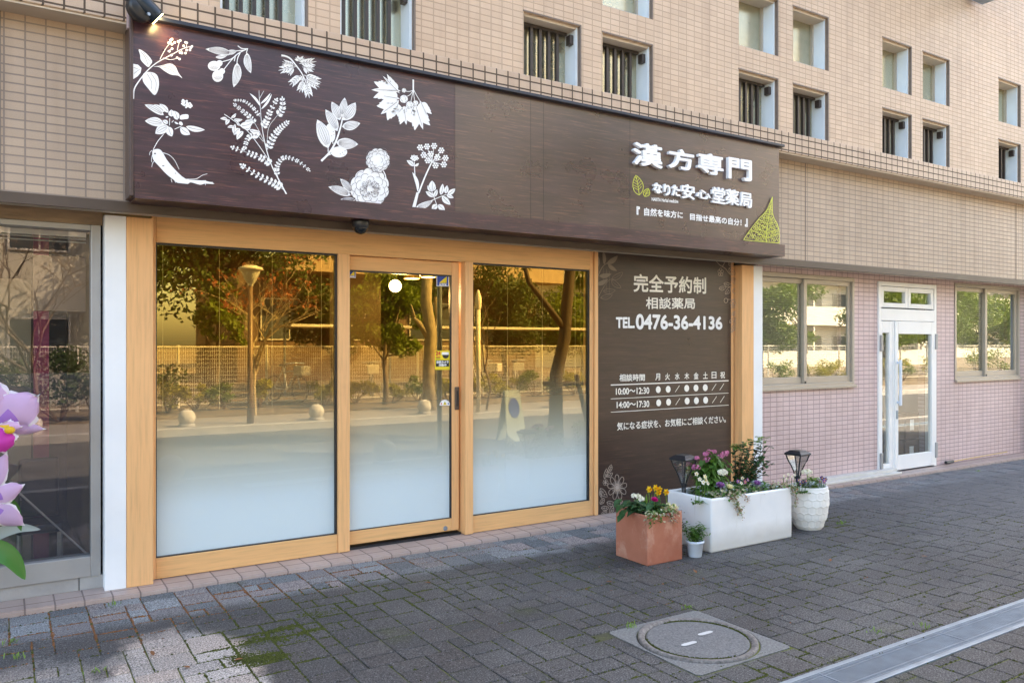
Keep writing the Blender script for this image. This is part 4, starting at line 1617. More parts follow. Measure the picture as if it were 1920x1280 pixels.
for k in range(9):
    q = 2 * math.pi * k / 9 - 1.6
    ar.stroke([(c[0] + 40 * math.cos(q - .3), c[1] + 48 * math.sin(q - .3)), (c[0] + 130 * math.cos(q - .28), c[1] + 155 * math.sin(q - .28)), (c[0] + 172 * math.cos(q - .12), c[1] + 225 * math.sin(q - .12)), (c[0] + 172 * math.cos(q + .12), c[1] + 225 * math.sin(q + .12)), (c[0] + 130 * math.cos(q + .28), c[1] + 155 * math.sin(q + .28)), (c[0] + 40 * math.cos(q + .3), c[1] + 48 * math.sin(q + .3))], 8, 8)
    for dq in (-.12, 0, .12):
        ar.stroke([(c[0] + 20 * math.cos(q + dq), c[1] + 24 * math.sin(q + dq)), (c[0] + 105 * math.cos(q + dq), c[1] + 130 * math.sin(q + dq))], 7, 3, 0, False)
ar.ell(c, 34, 40)
c = (247, 530)
for k in range(6):
    q = 2 * math.pi * k / 6
    ar.stroke([(c[0] + 28 * math.cos(q) + 18 * math.cos(t_), c[1] + 38 * math.sin(q) + 22 * math.sin(t_)) for t_ in (2 * math.pi * i / 9 for i in range(10))], 6, 6)
ar.ell(c, 16, 20)
for a_, b_ in (((490, 1000), (545, 890)), ((545, 1000), (610, 945))):
    ar.stroke([a_, b_], 12, 8)
    ar.stroke([(b_[0] + 18 * math.cos(t_), b_[1] + 24 * math.sin(t_)) for t_ in (2 * math.pi * i / 9 for i in range(10))], 7, 7)
ar.mb.build('printed_flowers', M['taupe'], pn)
ar = Art(1320, 470, 120 / 668, YP)
ar.stroke([(120, 100), (165, 150), (220, 185), (265, 240), (300, 258)], 6, 6)
ar.stroke([(190, 170), (225, 105)], 6, 6)
for a_, b_, w_ in (((260, 180), (330, 250), 45), ((255, 120), (305, 165), 35), ((285, 280), (345, 345), 45), ((205, 340), (292, 365), 45), ((155, 395), (230, 380), 42), ((222, 455), (272, 378), 42), ((290, 670), (345, 635), 40), ((262, 750), (325, 700), 42), ((285, 850), (315, 765), 38), ((340, 690), (338, 790), 22)):
    ar.oleaf(a_, b_, w_, 4.5, 2)
for c, r_ in (((172, 225), 24), ((300, 558), 24)):
    for k in range(5):
        q = 2 * math.pi * k / 5 - 1.57
        ar.stroke([(c[0] + r_ * .7 * math.cos(q) + 13 * math.cos(t_), c[1] + 1.15 * r_ * math.sin(q) + 15 * math.sin(t_)) for t_ in (2 * math.pi * i / 9 for i in range(10))], 4, 4)
for c in ((318, 420), (228, 520)):
    ar.stroke([(c[0] + 19 * math.cos(t_), c[1] + 24 * math.sin(t_)) for t_ in (2 * math.pi * i / 10 for i in range(11))], 5, 5)
ar.stroke([(245, 508), (340, 510)], 5, 5)
ar.mb.build('printed_blossom', M['taupe'], pn)

# ------------------------------------------------------------------ the fascia sign
YF = -.522
SX0, SX1, SZ0, SZ1 = .622, 6.188, 2.347, 3.362
sg = thing('fascia_sign', (3.4, YF, SZ0), 'long dark brown fascia sign with white plant drawings and raised white lettering', 'sign')
b = MB()
XS = P(853, 300, YF)[0]
b.box(SX0, XS - .0008, YF, -.313, SZ0, SZ1)
b.build('board', M['sign'], sg)
b = MB()
b.box(XS + .0008, SX1, YF, -.313, SZ0, SZ1)
b.build('board', M['sign_gloss'], sg)
b = MB()
b.box(SX0 - .012, SX1 + .03, YF - .045, -.4805, SZ1 + .0005, SZ1 + .024)
b.build('top_cap', M['navy'], sg, bevel=.003)
b = MB()
b.box(SX0 + .008, SX1 + .07, YF - .0125, YF - .0005, SZ0 - .012, SZ0 + .098)
b.box(SX0 + .008, SX1 + .07, YF - .0005, -.32, SZ0 - .012, SZ0 - .0005)
b.build('lower_trim', M['sign'], sg)
b = MB()
b.box(SX0 - .02, SX0 - .0005, YF - .01, -.33, SZ0, SZ1 + .02)
b.build('end_plate', M['sign_trim'], sg, bevel=.004)
b = MB()
for px in (995, 1019, 1181):
    x_ = P(px, 300, YF)[0]
    b.box(x_ - .0012, x_ + .0012, YF - .0006, YF + .01, SZ0 + .1, SZ1 - .004)
b.build('panel_seam', M['black'], sg)
A_ = lambda: Art(240, 60, .168, YF, 4.5)
B_ = lambda: Art(240, 170, .168, YF, 4.5)
C_ = lambda: Art(500, 90, 380 / 1907, YF, 4)
D_ = lambda: Art(560, 170, 320 / 1743, YF, 4)
PM = [M['print'], M['printline']]


def done(ar, lab=None):
    o = ar.mb.build('plant_drawing', PM, sg)
    if lab:
        o['label'] = lab


a = A_()
a.stroke([(60, 748), (70, 640), (130, 540), (220, 430), (330, 340), (480, 260), (600, 195), (690, 165)], 17, 7)
for pp in ([(355, 310), (420, 190), (485, 110)], [(550, 208), (562, 150), (580, 105)], [(390, 293), (480, 312), (560, 292)], [(430, 282), (480, 255)], [(640, 185), (625, 160)], [(650, 180), (655, 130)], [(440, 220), (490, 190)], [(590, 200), (610, 235)]):
    a.stroke(pp, 8, 5)
for c in ((490, 85), (455, 125), (520, 122), (475, 95), (582, 100), (560, 110), (655, 125), (640, 120), (712, 165), (690, 205), (700, 180), (640, 240), (600, 240), (580, 235), (655, 205), (462, 218), (492, 190), (485, 262), (548, 290), (575, 305), (620, 158), (490, 140)):
    a.ell(c, 15, 15, 8)
a.poly(catmull([(120, 195), (200, 240), (268, 325), (250, 370), (225, 395), (180, 360), (140, 310), (135, 260)], True, 3))
a.poly([(55, 358), (110, 368), (150, 405), (140, 460), (105, 500), (55, 532)])
a.poly(catmull([(175, 465), (250, 450), (320, 480), (345, 560), (335, 650), (295, 707), (230, 640), (165, 550)], True, 3))
a.poly(catmull([(285, 390), (370, 378), (470, 355), (530, 390), (560, 455), (605, 520), (560, 490), (480, 480), (400, 435), (345, 395)], True, 3))
for pp in ([(140, 220), (190, 290), (225, 380)], [(170, 230), (240, 330)], [(60, 400), (110, 420)], [(65, 470), (130, 420)], [(210, 470), (260, 560), (260, 640)], [(250, 460), (310, 560), (305, 660)], [(345, 392), (440, 410), (540, 470)], [(380, 380), (470, 395), (540, 450)]):
    a.stroke(pp, 4, 3, 1)
done(a)
a = A_()
a.stroke([(1225, 157), (1270, 187), (1335, 190)], 11, 11)
for pp in ([(1335, 185), (1320, 238)], [(1320, 195), (1220, 250), (1150, 320), (1070, 420)], [(1215, 255), (1150, 305), (1050, 335)], [(1250, 240), (1225, 290), (1215, 350)], [(1200, 260), (1185, 330)], [(1310, 205), (1200, 215)]):
    a.stroke(pp, 12, 9)
a.leaf((1100, 228), (1215, 215), 55, 2)
a.leaf((975, 285), (1110, 262), 40, 1)
a.leaf((1160, 250), (865, 195), 85, 4, .03)
a.leaf((1325, 235), (1370, 465), 85, 3)
a.leaf((1218, 345), (1178, 620), 100, 3, -.06)
a.ell((1020, 352), 35)
a.ell((960, 382), 70, 56, 18)
a.ell((1048, 442), 34)
a.ell((1000, 495), 62, 66, 18)
for c in ((960, 382), (1000, 495)):
    for r_ in (18, 34, 48):
        a.stroke([(c[0] + r_ * math.cos(t_), c[1] + r_ * .8 * math.sin(t_)) for t_ in (.3, .9, 1.5, 2.1, 2.8)], 3, 3, 1)
done(a)
a = C_()
a.stroke([(138, 72), (180, 80), (225, 105), (275, 165), (330, 240), (370, 330), (400, 430)], 18, 6)
for p, q, w_ in (((280, 175), (105, 215), 70), ((270, 170), (140, 130), 50), ((300, 150), (470, 130), 75), ((330, 180), (455, 205), 60), ((350, 170), (400, 240), 60), ((345, 255), (515, 330), 75), ((325, 255), (212, 355), 70), ((370, 320), (402, 478), 75), ((355, 290), (500, 375), 65), ((350, 300), (305, 425), 65), ((255, 180), (200, 260), 50), ((310, 120), (270, 90), 50), ((300, 130), (360, 95), 55), ((340, 260), (320, 320), 40)):
    a.lobed(p, q, w_, 4, .2)
done(a)
a = B_()
for p, q, w_, n_ in (((400, 275), (185, 158), 75, 2), ((405, 240), (288, 158), 52, 1), ((450, 248), (350, 150), 55, 1), ((485, 292), (482, 215), 76, 1), ((550, 328), (515, 228), 70, 1), ((400, 375), (188, 340), 100, 2), ((445, 370), (385, 335), 45, 1), ((450, 400), (303, 482), 112, 2), ((450, 405), (490, 515), 80, 1), ((583, 415), (692, 492), 80, 1), ((645, 402), (858, 440), 62, 1), ((518, 350), (566, 375), 20, 0), ((572, 350), (612, 385), 38, 0), ((418, 298), (450, 292), 18, 0)):
    a.leaf(p, q, w_, n_, .05)
a.poly(catmull([(580, 322), (590, 275), (668, 268), (672, 312), (640, 320)], True, 3))
for pp in ([(465, 310), (462, 390)], [(520, 432), (600, 396)], [(488, 358), (508, 335)], [(395, 490), (330, 570), (280, 662)]):
    a.stroke(pp, 8, 7)
gg = random.Random(4)
for _ in range(34):
    q, r_ = gg.uniform(0, 6.28), math.sqrt(gg.random())
    u_, v_ = r_ * 78 * math.cos(q), r_ * 40 * math.sin(q)
    a.ell((648 + u_ * .85 - v_ * .4, 150 + u_ * .55 + v_ * .8), 13, 11, 8)
a.poly(catmull([(270, 690), (290, 660), (345, 655), (385, 690), (430, 770), (520, 880), (640, 985), (760, 1000), (870, 1010), (965, 1042), (860, 1040), (800, 1052), (700, 1025), (660, 1045), (560, 1035), (500, 990), (430, 935), (340, 840), (280, 770)], True, 3))
for pp in ([(390, 695), (460, 720), (520, 780), (570, 880)], [(270, 668), (245, 690), (240, 722)], [(300, 780), (275, 810), (265, 855)], [(275, 710), (262, 760), (265, 800)], [(650, 990), (760, 985), (830, 945), (885, 930)], [(480, 985), (492, 1030)], [(515, 990), (535, 1036)], [(740, 1010), (870, 1005)], [(860, 1030), (865, 1058)], [(800, 1030), (850, 1020), (950, 1025)]):
    a.stroke(pp, 7, 5)
a.ell((300, 705), 12, 9, 8, 1)
a.ell((392, 842), 14, 6, 8, 1)
a.ell((528, 925), 9, 4, 8, 1)
done(a)
a = B_()
a.stroke([(1770, 1160), (1690, 1010), (1600, 830), (1540, 640), (1500, 440), (1480, 260)], 15, 6)
a.stroke([(1482, 270), (1475, 180), (1465, 90), (1462, 0)], 7, 4)
a.stroke([(1468, 90), (1515, 5)], 6, 4)
for p, q in (((1478, 178), (1355, 30)), ((1478, 150), (1590, 28)), ((1484, 212), (1605, 38))):
    a.leaf(p, q, 26, 0)
a.frond([(1470, 290), (1390, 190), (1290, 118), (1188, 110)], 13, 24, 17)
a.frond([(1515, 565), (1450, 430), (1380, 320), (1290, 240), (1185, 155)], 13, 36, 17, .42)
a.frond([(1500, 415), (1545, 340), (1590, 225), (1655, 105)], 9, 46, 30)
a.frond([(1550, 660), (1565, 430), (1640, 310), (1720, 210), (1720, 90)], 9, 48, 22, .6)
a.frond([(1555, 660), (1620, 520), (1690, 430), (1778, 355)], 11, 50, 30)
a.frond([(1600, 825), (1500, 760), (1350, 700), (1165, 635)], 10, 46, 32)
a.frond([(1512, 572), (1430, 500), (1340, 530), (1300, 650)], 12, 42, 24, .25)
a.frond([(1740, 1110), (1640, 1040), (1450, 950), (1268, 835)], 11, 52, 34, .2)
a.frond([(1672, 970), (1660, 850), (1740, 748), (1890, 785), (2020, 890)], 17, 34, 22)
a.stroke([(1072, 265), (1190, 345), (1330, 450), (1470, 630), (1595, 820)], 7, 7)
for p, q, w_ in (((1110, 328), (1028, 315), 36), ((1130, 325), (1092, 385), 44), ((1185, 408), (1108, 412), 32), ((1195, 375), (1195, 500), 44), ((1250, 425), (1180, 495), 60), ((1285, 455), (1215, 548), 62), ((1250, 395), (1392, 355), 85), ((1355, 438), (1475, 460), 48), ((1150, 308), (1205, 255), 32), ((1180, 322), (1278, 325), 36), ((1305, 345), (1395, 330), 45), ((1300, 430), (1370, 410), 40), ((1215, 350), (1250, 395), 28)):
    a.leaf(p, q, w_, 1, .1)
done(a)
a = C_()
a.ell((600, 800), 45, 88, 18, rot=-.15)
for p, q, w_ in (((580, 945), (475, 675), 125), ((665, 785), (552, 580), 90), ((690, 682), (610, 508), 88), ((698, 645), (733, 470), 78), ((718, 682), (836, 515), 108), ((708, 742), (880, 710), 88)):
    a.leaf(p, q, w_, 3, .03)
a.ell((680, 980), 77, 52, 18)
a.leaf((652, 890), (860, 908), 105, 4, .02)
a.stroke([(512, 1065), (590, 985), (650, 880), (695, 740), (712, 660)], 21, 12)
a.stroke([(575, 1010), (615, 995)], 10, 10)
a.stroke([(625, 905), (620, 880)], 8, 8)
a.stroke([(578, 980), (578, 940)], 8, 8)
for c in ((690, 1000), (710, 985), (725, 1005), (735, 970), (625, 790), (610, 830), (630, 820)):
    a.ell(c, 4, 4, 6, 1)
done(a)
a = C_()
for p, q, w_ in (((1260, 405), (985, 395), 170), ((1250, 430), (1090, 265), 90), ((1250, 480), (1075, 450), 130), ((1245, 495), (1072, 625), 190), ((1240, 510), (1195, 650), 90), ((1290, 560), (1312, 725), 130), ((1395, 530), (1470, 770), 170), ((1390, 540), (1350, 640), 90), ((1440, 495), (1512, 655), 110), ((1280, 560), (1230, 620), 90)):
    a.lobed(p, q, w_, 4, .26)
a.stroke([(1378, 300), (1378, 350), (1378, 410)], 15, 13)
for pp in ([(1376, 400), (1340, 412), (1305, 408)], [(1376, 402), (1350, 440), (1318, 458)], [(1378, 405), (1365, 460), (1355, 510)], [(1380, 408), (1385, 460), (1395, 510)], [(1383, 400), (1410, 450), (1440, 500)]):
    a.stroke(pp, 6, 5)
for c, r_ in (((1290, 402), 21), ((1290, 482), 38), ((1345, 538), 35), ((1400, 520), 25), ((1300, 580), 30)):
    a.ell(c, r_)
    a.arcs(c, r_ * .9, 7, int(c[0]), 3)
done(a)
a = D_()
a.stroke([(855, 805), (885, 865), (895, 930)], 10, 10)
for p, q, w_ in (((530, 1070), (303, 982), 85), ((545, 1045), (423, 900), 72), ((580, 1118), (425, 1112), 42)):
    a.leaf(p, q, w_, 4, .03)
a.scallop((725, 990), 200, 10, .09, lambda x: 1122 + (x - 430) * .09)
a.arcs((725, 985), 178, 26, 2, 4)
gg = random.Random(9)
for _ in range(230):
    q, r_ = gg.uniform(0, 6.283), gg.uniform(30, 98)
    p = (725 + r_ * math.cos(q), 1005 + r_ * .95 * math.sin(q))
    if p[1] > 1135:
        continue
    q2 = q + gg.uniform(-.8, .8)
    a.stroke([p, (p[0] + 13 * math.cos(q2), p[1] + 13 * math.sin(q2))], 3.4, 3.4, 1, False)
done(a)
a = D_()
a.scallop((808, 712), 122, 12, .07)
a.arcs((808, 712), 112, 34, 3, 3.5)
done(a)
a = D_()
a.stroke([(1175, 1195), (1215, 1040)], 34, 26)
a.stroke([(1225, 1045), (1290, 880), (1360, 728)], 17, 13)
a.stroke([(1218, 1030), (1190, 900), (1180, 730)], 11, 8)
a.leaf((1222, 1015), (1160, 832), 36, 0)
a.leaf((1175, 772), (1103, 713), 44, 1)
a.leaf((1185, 772), (1226, 742), 26, 0)
for c in ((1240, 582), (1308, 573), (1382, 566), (1455, 612), (1275, 660), (1346, 648), (1415, 680), (1497, 690), (1318, 714), (1396, 766), (1480, 756)):
    a.stroke([(1360, 730), c], 6, 5, 0, False)
    for k in range(7):
        q = k * 1.047
        rr = 0 if k == 6 else 23
        a.ell((c[0] + rr * math.cos(q), c[1] + rr * math.sin(q)), 10.5, 10.5, 8)
a.dots((1180, 690), 40, 22, 8, .75)
a.leaf((1195, 1195), (1368, 1122), 62, 3)
a.stroke([(1340, 1130), (1420, 1095), (1505, 1062)], 8, 6)
a.stroke([(1360, 1030), (1385, 1100), (1415, 1180)], 7, 6)
for p, q, w_ in (((1520, 1062), (1598, 1003), 48), ((1498, 1052), (1515, 968), 44), ((1508, 1062), (1582, 1096), 38), ((1450, 1066), (1470, 952), 46), ((1462, 1080), (1548, 1166), 58), ((1358, 1032), (1360, 920), 72), ((1345, 1030), (1315, 970), 36), ((1370, 1025), (1392, 970), 36), ((1372, 1088), (1295, 1030), 44), ((1380, 1086), (1415, 1010), 40), ((1415, 1165), (1360, 1215), 56), ((1425, 1165), (1492, 1224), 56)):
    a.leaf(p, q, w_, 1, .02)
done(a)
# lime green leaves
gr_ = Art(1150, 240, 350 / 1792, YF)
for (p, q, w_, n_) in (((248, 645), (215, 455), 100, 5), ((300, 658), (335, 582), 62, 4)):
    out, mid, nn = gr_.lens(p, q, w_, .02)
    gr_.stroke(out + [out[0]], 6, 6, 0, False)
    gr_.stroke(mid, 6, 4, 0, False)
    d_ = np.array(q, float) - np.array(p, float)
    for k in range(1, n_ + 1):
        t_ = .12 + .68 * k / n_
        m_ = np.array(p) + d_ * t_
        for sg_ in (-1, 1):
            gr_.stroke([m_, m_ + d_ * .16 + nn * (sg_ * w_ * .42 * math.sin(math.pi * (t_ + .1)))], 4.5, 4, 0, False)
gr_.mb.build('leaf_emblem', M['lime'], sg)
gr_ = Art(1150, 240, 350 / 1792, YF - .0125)
outl = catmull([(1527, 662), (1500, 730), (1465, 800), (1400, 870), (1335, 950), (1285, 1020), (1250, 1075)], n=6) + [(1592, 1106)] + catmull([(1592, 1106), (1590, 990), (1572, 920), (1540, 860), (1526, 790), (1527, 662)], n=6)


def inside(p, poly):
    r_ = False
    for i in range(len(poly)):
        (xa, ya), (xb, yb) = poly[i], poly[i - 1]
        if (ya > p[1]) != (yb > p[1]) and p[0] < (xb - xa) * (p[1] - ya) / (yb - ya) + xa:
            r_ = not r_
    return r_


gr_.stroke(outl + [outl[0]], 6, 6, 0, False)
gr_.stroke([(1527, 662), (1500, 800), (1478, 950), (1470, 1100)], 7, 6)
for k in range(7):
    m_ = (1505 - 4.5 * k, 790 + 44 * k)
    for sg_, L_ in ((-1, 60 + 34 * k), (1, 50 + 14 * k)):
        e = (m_[0] + sg_ * L_, m_[1] - L_ * .55 + 20)
        t_ = 1.0
        while t_ > .1 and not inside((m_[0] + (e[0] - m_[0]) * t_, m_[1] + (e[1] - m_[1]) * t_), outl):
            t_ -= .05
        gr_.stroke([m_, (m_[0] + (e[0] - m_[0]) * t_, m_[1] + (e[1] - m_[1]) * t_)], 5, 4, 0, False)
gg = random.Random(21)
st_ = 21
pts = {}
for j in range(24):
    for i in range(20):
        p = (1240 + (i + .5 * (j % 2)) * st_ + gg.uniform(-6, 6), 655 + j * st_ * .92 + gg.uniform(-6, 6))
        if inside(p, outl):
            pts[(i, j)] = p
for (i, j), p in pts.items():
    for q in ((i + 1, j), (i + (j % 2), j + 1), (i - 1 + (j % 2), j + 1)):
        if q in pts and gg.random() < .74:
            gr_.stroke([p, pts[q]], 3.4, 3.4, 0, False)
o = gr_.mb.build('skeleton_leaf_emblem', M['lime'], sg)
# raised white characters
ZB = YF - .0005
for ch_, (xa, ya, xb, yb) in zip(SIGN3D, ((1184, 268, 1237, 317), (1250, 279, 1296, 322), (1305, 287.5, 1351, 331), (1362, 297, 1404, 341), (1223, 343.5, 1238, 364), (1242.5, 346.5, 1253, 368), (1257.5, 347.5, 1271.5, 369), (1275, 345.5, 1299, 375.5), (1303, 356, 1328.5, 375), (1332.5, 351, 1356, 383.5), (1358, 355, 1381.5, 386.5), (1384, 361, 1406, 390.5))):
    big = ch_ in '漢方専門'
    b = MB()
    xm = (xa + xb) / 2
    sl_ = .20 * (xb - xa) / 2       # the run of the perspective across one character
    Yc = ZB - (.030 if big else .022)
    line_of(b, ch_, xa, xb, ya + (0 if True else sl_), yb - sl_ * 1.6, ya + sl_ * 1.6, yb, ZB,   .0062 if big else .0042, .030 if big else .022, 0, 10)
    b.build('raised_character', M['letter'], sg)
b = MB()
line_of(b, LINES[0], 1222, 1271.5, 370.5, 376.5, 374.5, 381.0, ZB, .0012, 0, 0, 4)
b.build('small_lettering', M['print'], sg)
b = MB()
for t_, a in (('『', (1194, 1199, 387.5, 402, 388.5, 402.5)), ('自然を味方に', (1208, 1280, 389.6, 404, 397.4, 409.6)), ('目指せ最高の自分！', (1294, 1390, 400.2, 412.2, 411.2, 423.5)), ('』', (1397, 1401.5, 410, 424.4, 410.5, 425))):
    line_of(b, t_, a[0], a[1], a[2], a[3], a[4], a[5], ZB, .0022 if len(t_) > 1 else .004, 0, 0, 6)
b.build('motto_lettering', M['print'], sg)

# ------------------------------------------------------------------ spotlight above the sign's left end
sx, sz = P(277, 14, -.62)
t = thing('spotlight', (.66, -.49, 3.5), 'dark lit spotlight on a bracket above the left end of the sign', 'spotlight')
dirv = Vector((.80, .12, -.60)).normalized()
c0 = Vector((sx, -.60, sz))
b = MB()
b.tube([c0 - dirv * .12, c0 - dirv * .10, c0 + dirv * .05, c0 + dirv * .07], [.045, .056, .05, .047], 24)
b.build('housing', plain('spot_housing', (.018, .03, .045), .35, .2, 20, metallic=.3), t, True)
cap_c = Vector((sx - .035, -.615, sz - .01))
b = MB()
b.tube([cap_c + Vector((-.01, .03, 0)), cap_c + Vector((.008, -.012, 0)), cap_c + Vector((.012, -.022, 0))], [.075, .075, .066], 28)
b.build('mount_plate', M['black'], t, True)
for dx, dz in ((-.035, -.02), (.025, -.035), (-.03, .045)):
    b = MB()
    c1 = cap_c + Vector((dx + .012, -.023, dz))
    b.tube([c1, c1 + Vector((.002, -.006, 0))], [.011, .009], 10)
    b.build('screw', M['steel'], t)
b = MB()
e0 = c0 + dirv * .0705
b.tube([e0, e0 + dirv * .003], .041, 20)
b.build('lens', M['spot_lens'], t)
b = MB()
xw_ = P(242, 30, -.5)[0]
b.box(xw_ - .012, xw_ + .018, -.52, -.481, 3.30, 3.52)
b.box(xw_ - .012, sx - .02, -.55, -.5205, 3.49, 3.52)
b.build('bracket', plain('bracket_paint', (.36, .27, .27), .5), t, bevel=.003)
ls = bpy.data.lights.new('spot_lamp', 'SPOT')
ls.energy, ls.color, ls.spot_size, ls.spot_blend, ls.shadow_soft_size = .8, (1, .62, .28), R(70), .7, .03
lo = bpy.data.objects.new('spot_lamp', ls)
COL.objects.link(lo)
lo.parent = t
lo.location = e0 + dirv * .01 - Vector(t.location)
lo.rotation_euler = Vector((-.5, -.45, .85)).to_track_quat('Z', 'Y').to_euler()

# dome camera under the sign
dx_, dz_ = P(676, 412, -.43)
t = thing('dome_camera', (dx_, -.43, SZ0 - .012), 'small black dome camera under the lower edge of the sign', 'camera')
b = MB()
zt = SZ0 - .0125
b.lathe([(.058, 0), (.06, -.012), (.056, -.045), (.052, -.05)], (dx_, -.43, zt), 24)
b.build('housing', M['black'], t, True)
b = MB()
b.lathe([(.05 * math.cos(q), -.045 - .045 * math.sin(q)) for q in (math.pi / 2 * k / 7 for k in range(8))][:-1] + [(.001, -.09)], (dx_, -.43, zt), 24, cap=False)
b.build('dome', plain('smoked_dome', (.012, .014, .016), .06), t, True)

# projecting sign high at the right
xa, za = P(1817, 5, -.26)
xb, zb = P(1841, 10, -.26)
t = thing('projecting_sign', (xa, -.26, zb), 'bottom corner of a grey framed projecting sign high on the upper wall', 'sign')
b = MB()
b.box(xa, xb, -1.25, -.26, zb, ROOF - .1)
b.build('case', plain('sign_case', (.22, .30, .42), .4, .06, 3), t, bevel=.01)
b = MB()
b.box(xa + .05, xb - .05, -.26, -.19, zb + .2, zb + .3)
b.build('bracket', M['alu_grey'], t)

# ================================================================== PLANTERS AND PLANTS
def Q(px, py, Y):
    x, z = P(px, py, Y)
    return Vector((x, Y, z))


def open_box(b, x0, x1, y0, y1, z0, z1, t, floor):
    o = [(x0, y0), (x1, y0), (x1, y1), (x0, y1)]
    i_ = [(x0 + t, y0 + t), (x1 - t, y0 + t), (x1 - t, y1 - t), (x0 + t, y1 - t)]
    n = len(b.v)
    b.v += [(*p, z0) for p in o] + [(*p, z1) for p in o] + [(*p, z1) for p in i_] + [(*p, floor) for p in i_]
    for k in range(4):
        k2 = (k + 1) % 4
        for a_, c in ((0, 4), (4, 8), (8, 12)):
            b.f.append((n + a_ + k, n + a_ + k2, n + c + k2, n + c + k))
            b.m.append(0)
    b.f += [(n + 12, n + 13, n + 14, n + 15), (n + 3, n + 2, n + 1, n)]
    b.m += [0, 0]


tp = thing('planter', (3.91, -1.215, ZP), 'square terracotta planter box standing left of the long white planter', 'planter')
b = MB()
open_box(b, 3.745, 4.075, -1.39, -1.05, ZP, .315, .018, .25)
n_ = N('terracotta_worn')
g_ = n_.coord('Object')
f_ = n_.noise(3.2, 6, g_, .6)
x__ = n_.n('SeparateXYZ')
n_.l(g_, x__.inputs[0])
c__ = n_.ramp(f_, [(.3, (.40, .145, .085)), (.6, (.47, .18, .115))])
c__ = n_.mix(n_.ramp(n_.noise(5, 7, n_.coord('Object', (1, 1, .6)), .7), [(.50, (0,) * 3), (.66, (.8,) * 3)]), c__, (.62, .38, .28))
c__ = n_.mix(n_.ramp(n_.noise(2.3, 5, g_), [(.45, (0,) * 3), (.62, (.8,) * 3)]), c__, (.33, .10, .055))
M['terracotta'] = n_.done(n_.bsdf(c__, .72, n_.bump(n_.noise(40, 4, g_), .18, .004), 0, .4))
b.build('box', M['terracotta'], tp, bevel=.006)
b = MB()
b.box(3.764, 4.056, -1.371, -1.069, .26, .285)
b.build('soil', M['soil'], tp)

wp = thing('planter', (4.82, -1.15, ZP), 'long white rectangular planter filled with flowers', 'planter')
b = MB()
open_box(b, 4.366, 5.272, -1.39, -.93, ZP, .368, .028, .27)
n_ = N('white_planter_worn')
g_ = n_.coord('Object')
c__ = n_.ramp(n_.noise(2.2, 5, g_), [(.35, (.74, .76, .78)), (.65, (.84, .845, .85))])
x__ = n_.n('SeparateXYZ')
n_.l(g_, x__.inputs[0])
mr_ = n_.n('MapRange')
mr_.inputs['From Min'].default_value, mr_.inputs['From Max'].default_value, mr_.inputs['To Min'].default_value, mr_.inputs['To Max'].default_value = .0, .12, .75, 0
n_.l(n_.math('ADD', x__.outputs[2], n_.math('MULTIPLY', n_.noise(6, 5, g_), -.1)), mr_.inputs['Value'])
c__ = n_.mix(mr_.outputs[0], c__, (.52, .50, .46))
c__ = n_.mix(n_.ramp(n_.noise(30, 5, n_.coord('Object', (1, 1, .12))), [(.6, (0,) * 3), (.78, (.3,) * 3)]), c__, (.55, .52, .46))
b.build('box', n_.done(n_.bsdf(c__, .42, n_.bump(n_.noise(7, 3, g_), .06, .01))), wp, bevel=.022, seg=4)
b = MB()
b.box(4.396, 5.242, -1.36, -.96, .28, .325)
b.build('soil', M['soil'], wp)
b = MB()
q = Q(1290, 926, -1.18)
b.tube([(4.3668, -1.19, .335), (4.3655, -1.19, .335)], .006, 10)
b.build('drain_hole', M['black'], wp)

hp = thing('plant_pot', (5.66, -1.25, ZP), 'rounded white pot with a raised honeycomb pattern, right of the long white planter', 'pot')
b = MB()
na, nz = 168, 110
zt_, zb_ = .322, ZP
prof = [(.0, .098), (.06, .112), (.3, .142), (.6, .158), (.85, .158), (1, .152)]


def pr(t_):
    for (a0, r0_), (a1, r1_) in zip(prof, prof[1:]):
        if t_ <= a1:
            s0 = (t_ - a0) / (a1 - a0)
            return r0_ + (r1_ - r0_) * s0
    return prof[-1][1]


NH = 15
vsz = (zt_ - zb_)
for j in range(nz + 1):
    t_ = j / nz
    for i in range(na):
        q = 2 * math.pi * i / na
        r_ = pr(t_)
        u_ = q / (2 * math.pi) * NH
        pitch = 2 * math.pi * .145 / NH
        v_ = t_ * vsz / (pitch * .95)
        best = []
        for rr in (math.floor(v_) - 1, math.floor(v_), math.floor(v_) + 1, math.floor(v_) + 2):
            for cc in (math.floor(u_) - 1, math.floor(u_), math.floor(u_) + 1, math.floor(u_) + 2):
                px_ = cc + .5 * (rr % 2)
                best.append((math.hypot((u_ - px_), (v_ - rr)), v_ - rr))
        best.sort()
        ed = min(1, (best[1][0] - best[0][0]) / .28)
        relief = (.0042 * (1 - ed) ** 1.5 - .0022 * best[0][1]) if .05 < t_ < .94 else 0
        b.v.append((5.66 + (r_ + relief) * math.cos(q), -1.25 + (r_ + relief) * math.sin(q), zb_ + vsz * t_))
for j in range(nz):
    for i in range(na):
        i2 = (i + 1) % na
        b.f.append((j * na + i, j * na + i2, (j + 1) * na + i2, (j + 1) * na + i))
        b.m.append(0)
b.lathe([(.152, 0), (.148, .006), (.138, .004), (.136, -.05)], (5.66, -1.25, zt_), 60, cap=False)
b.build('pot_body', M['pot_white'], hp, True)
b = MB()
b.lathe([(.137, 0), (.001, .012)], (5.66, -1.25, zt_ - .035), 24, cap=False)
b.build('soil', M['soil'], hp)

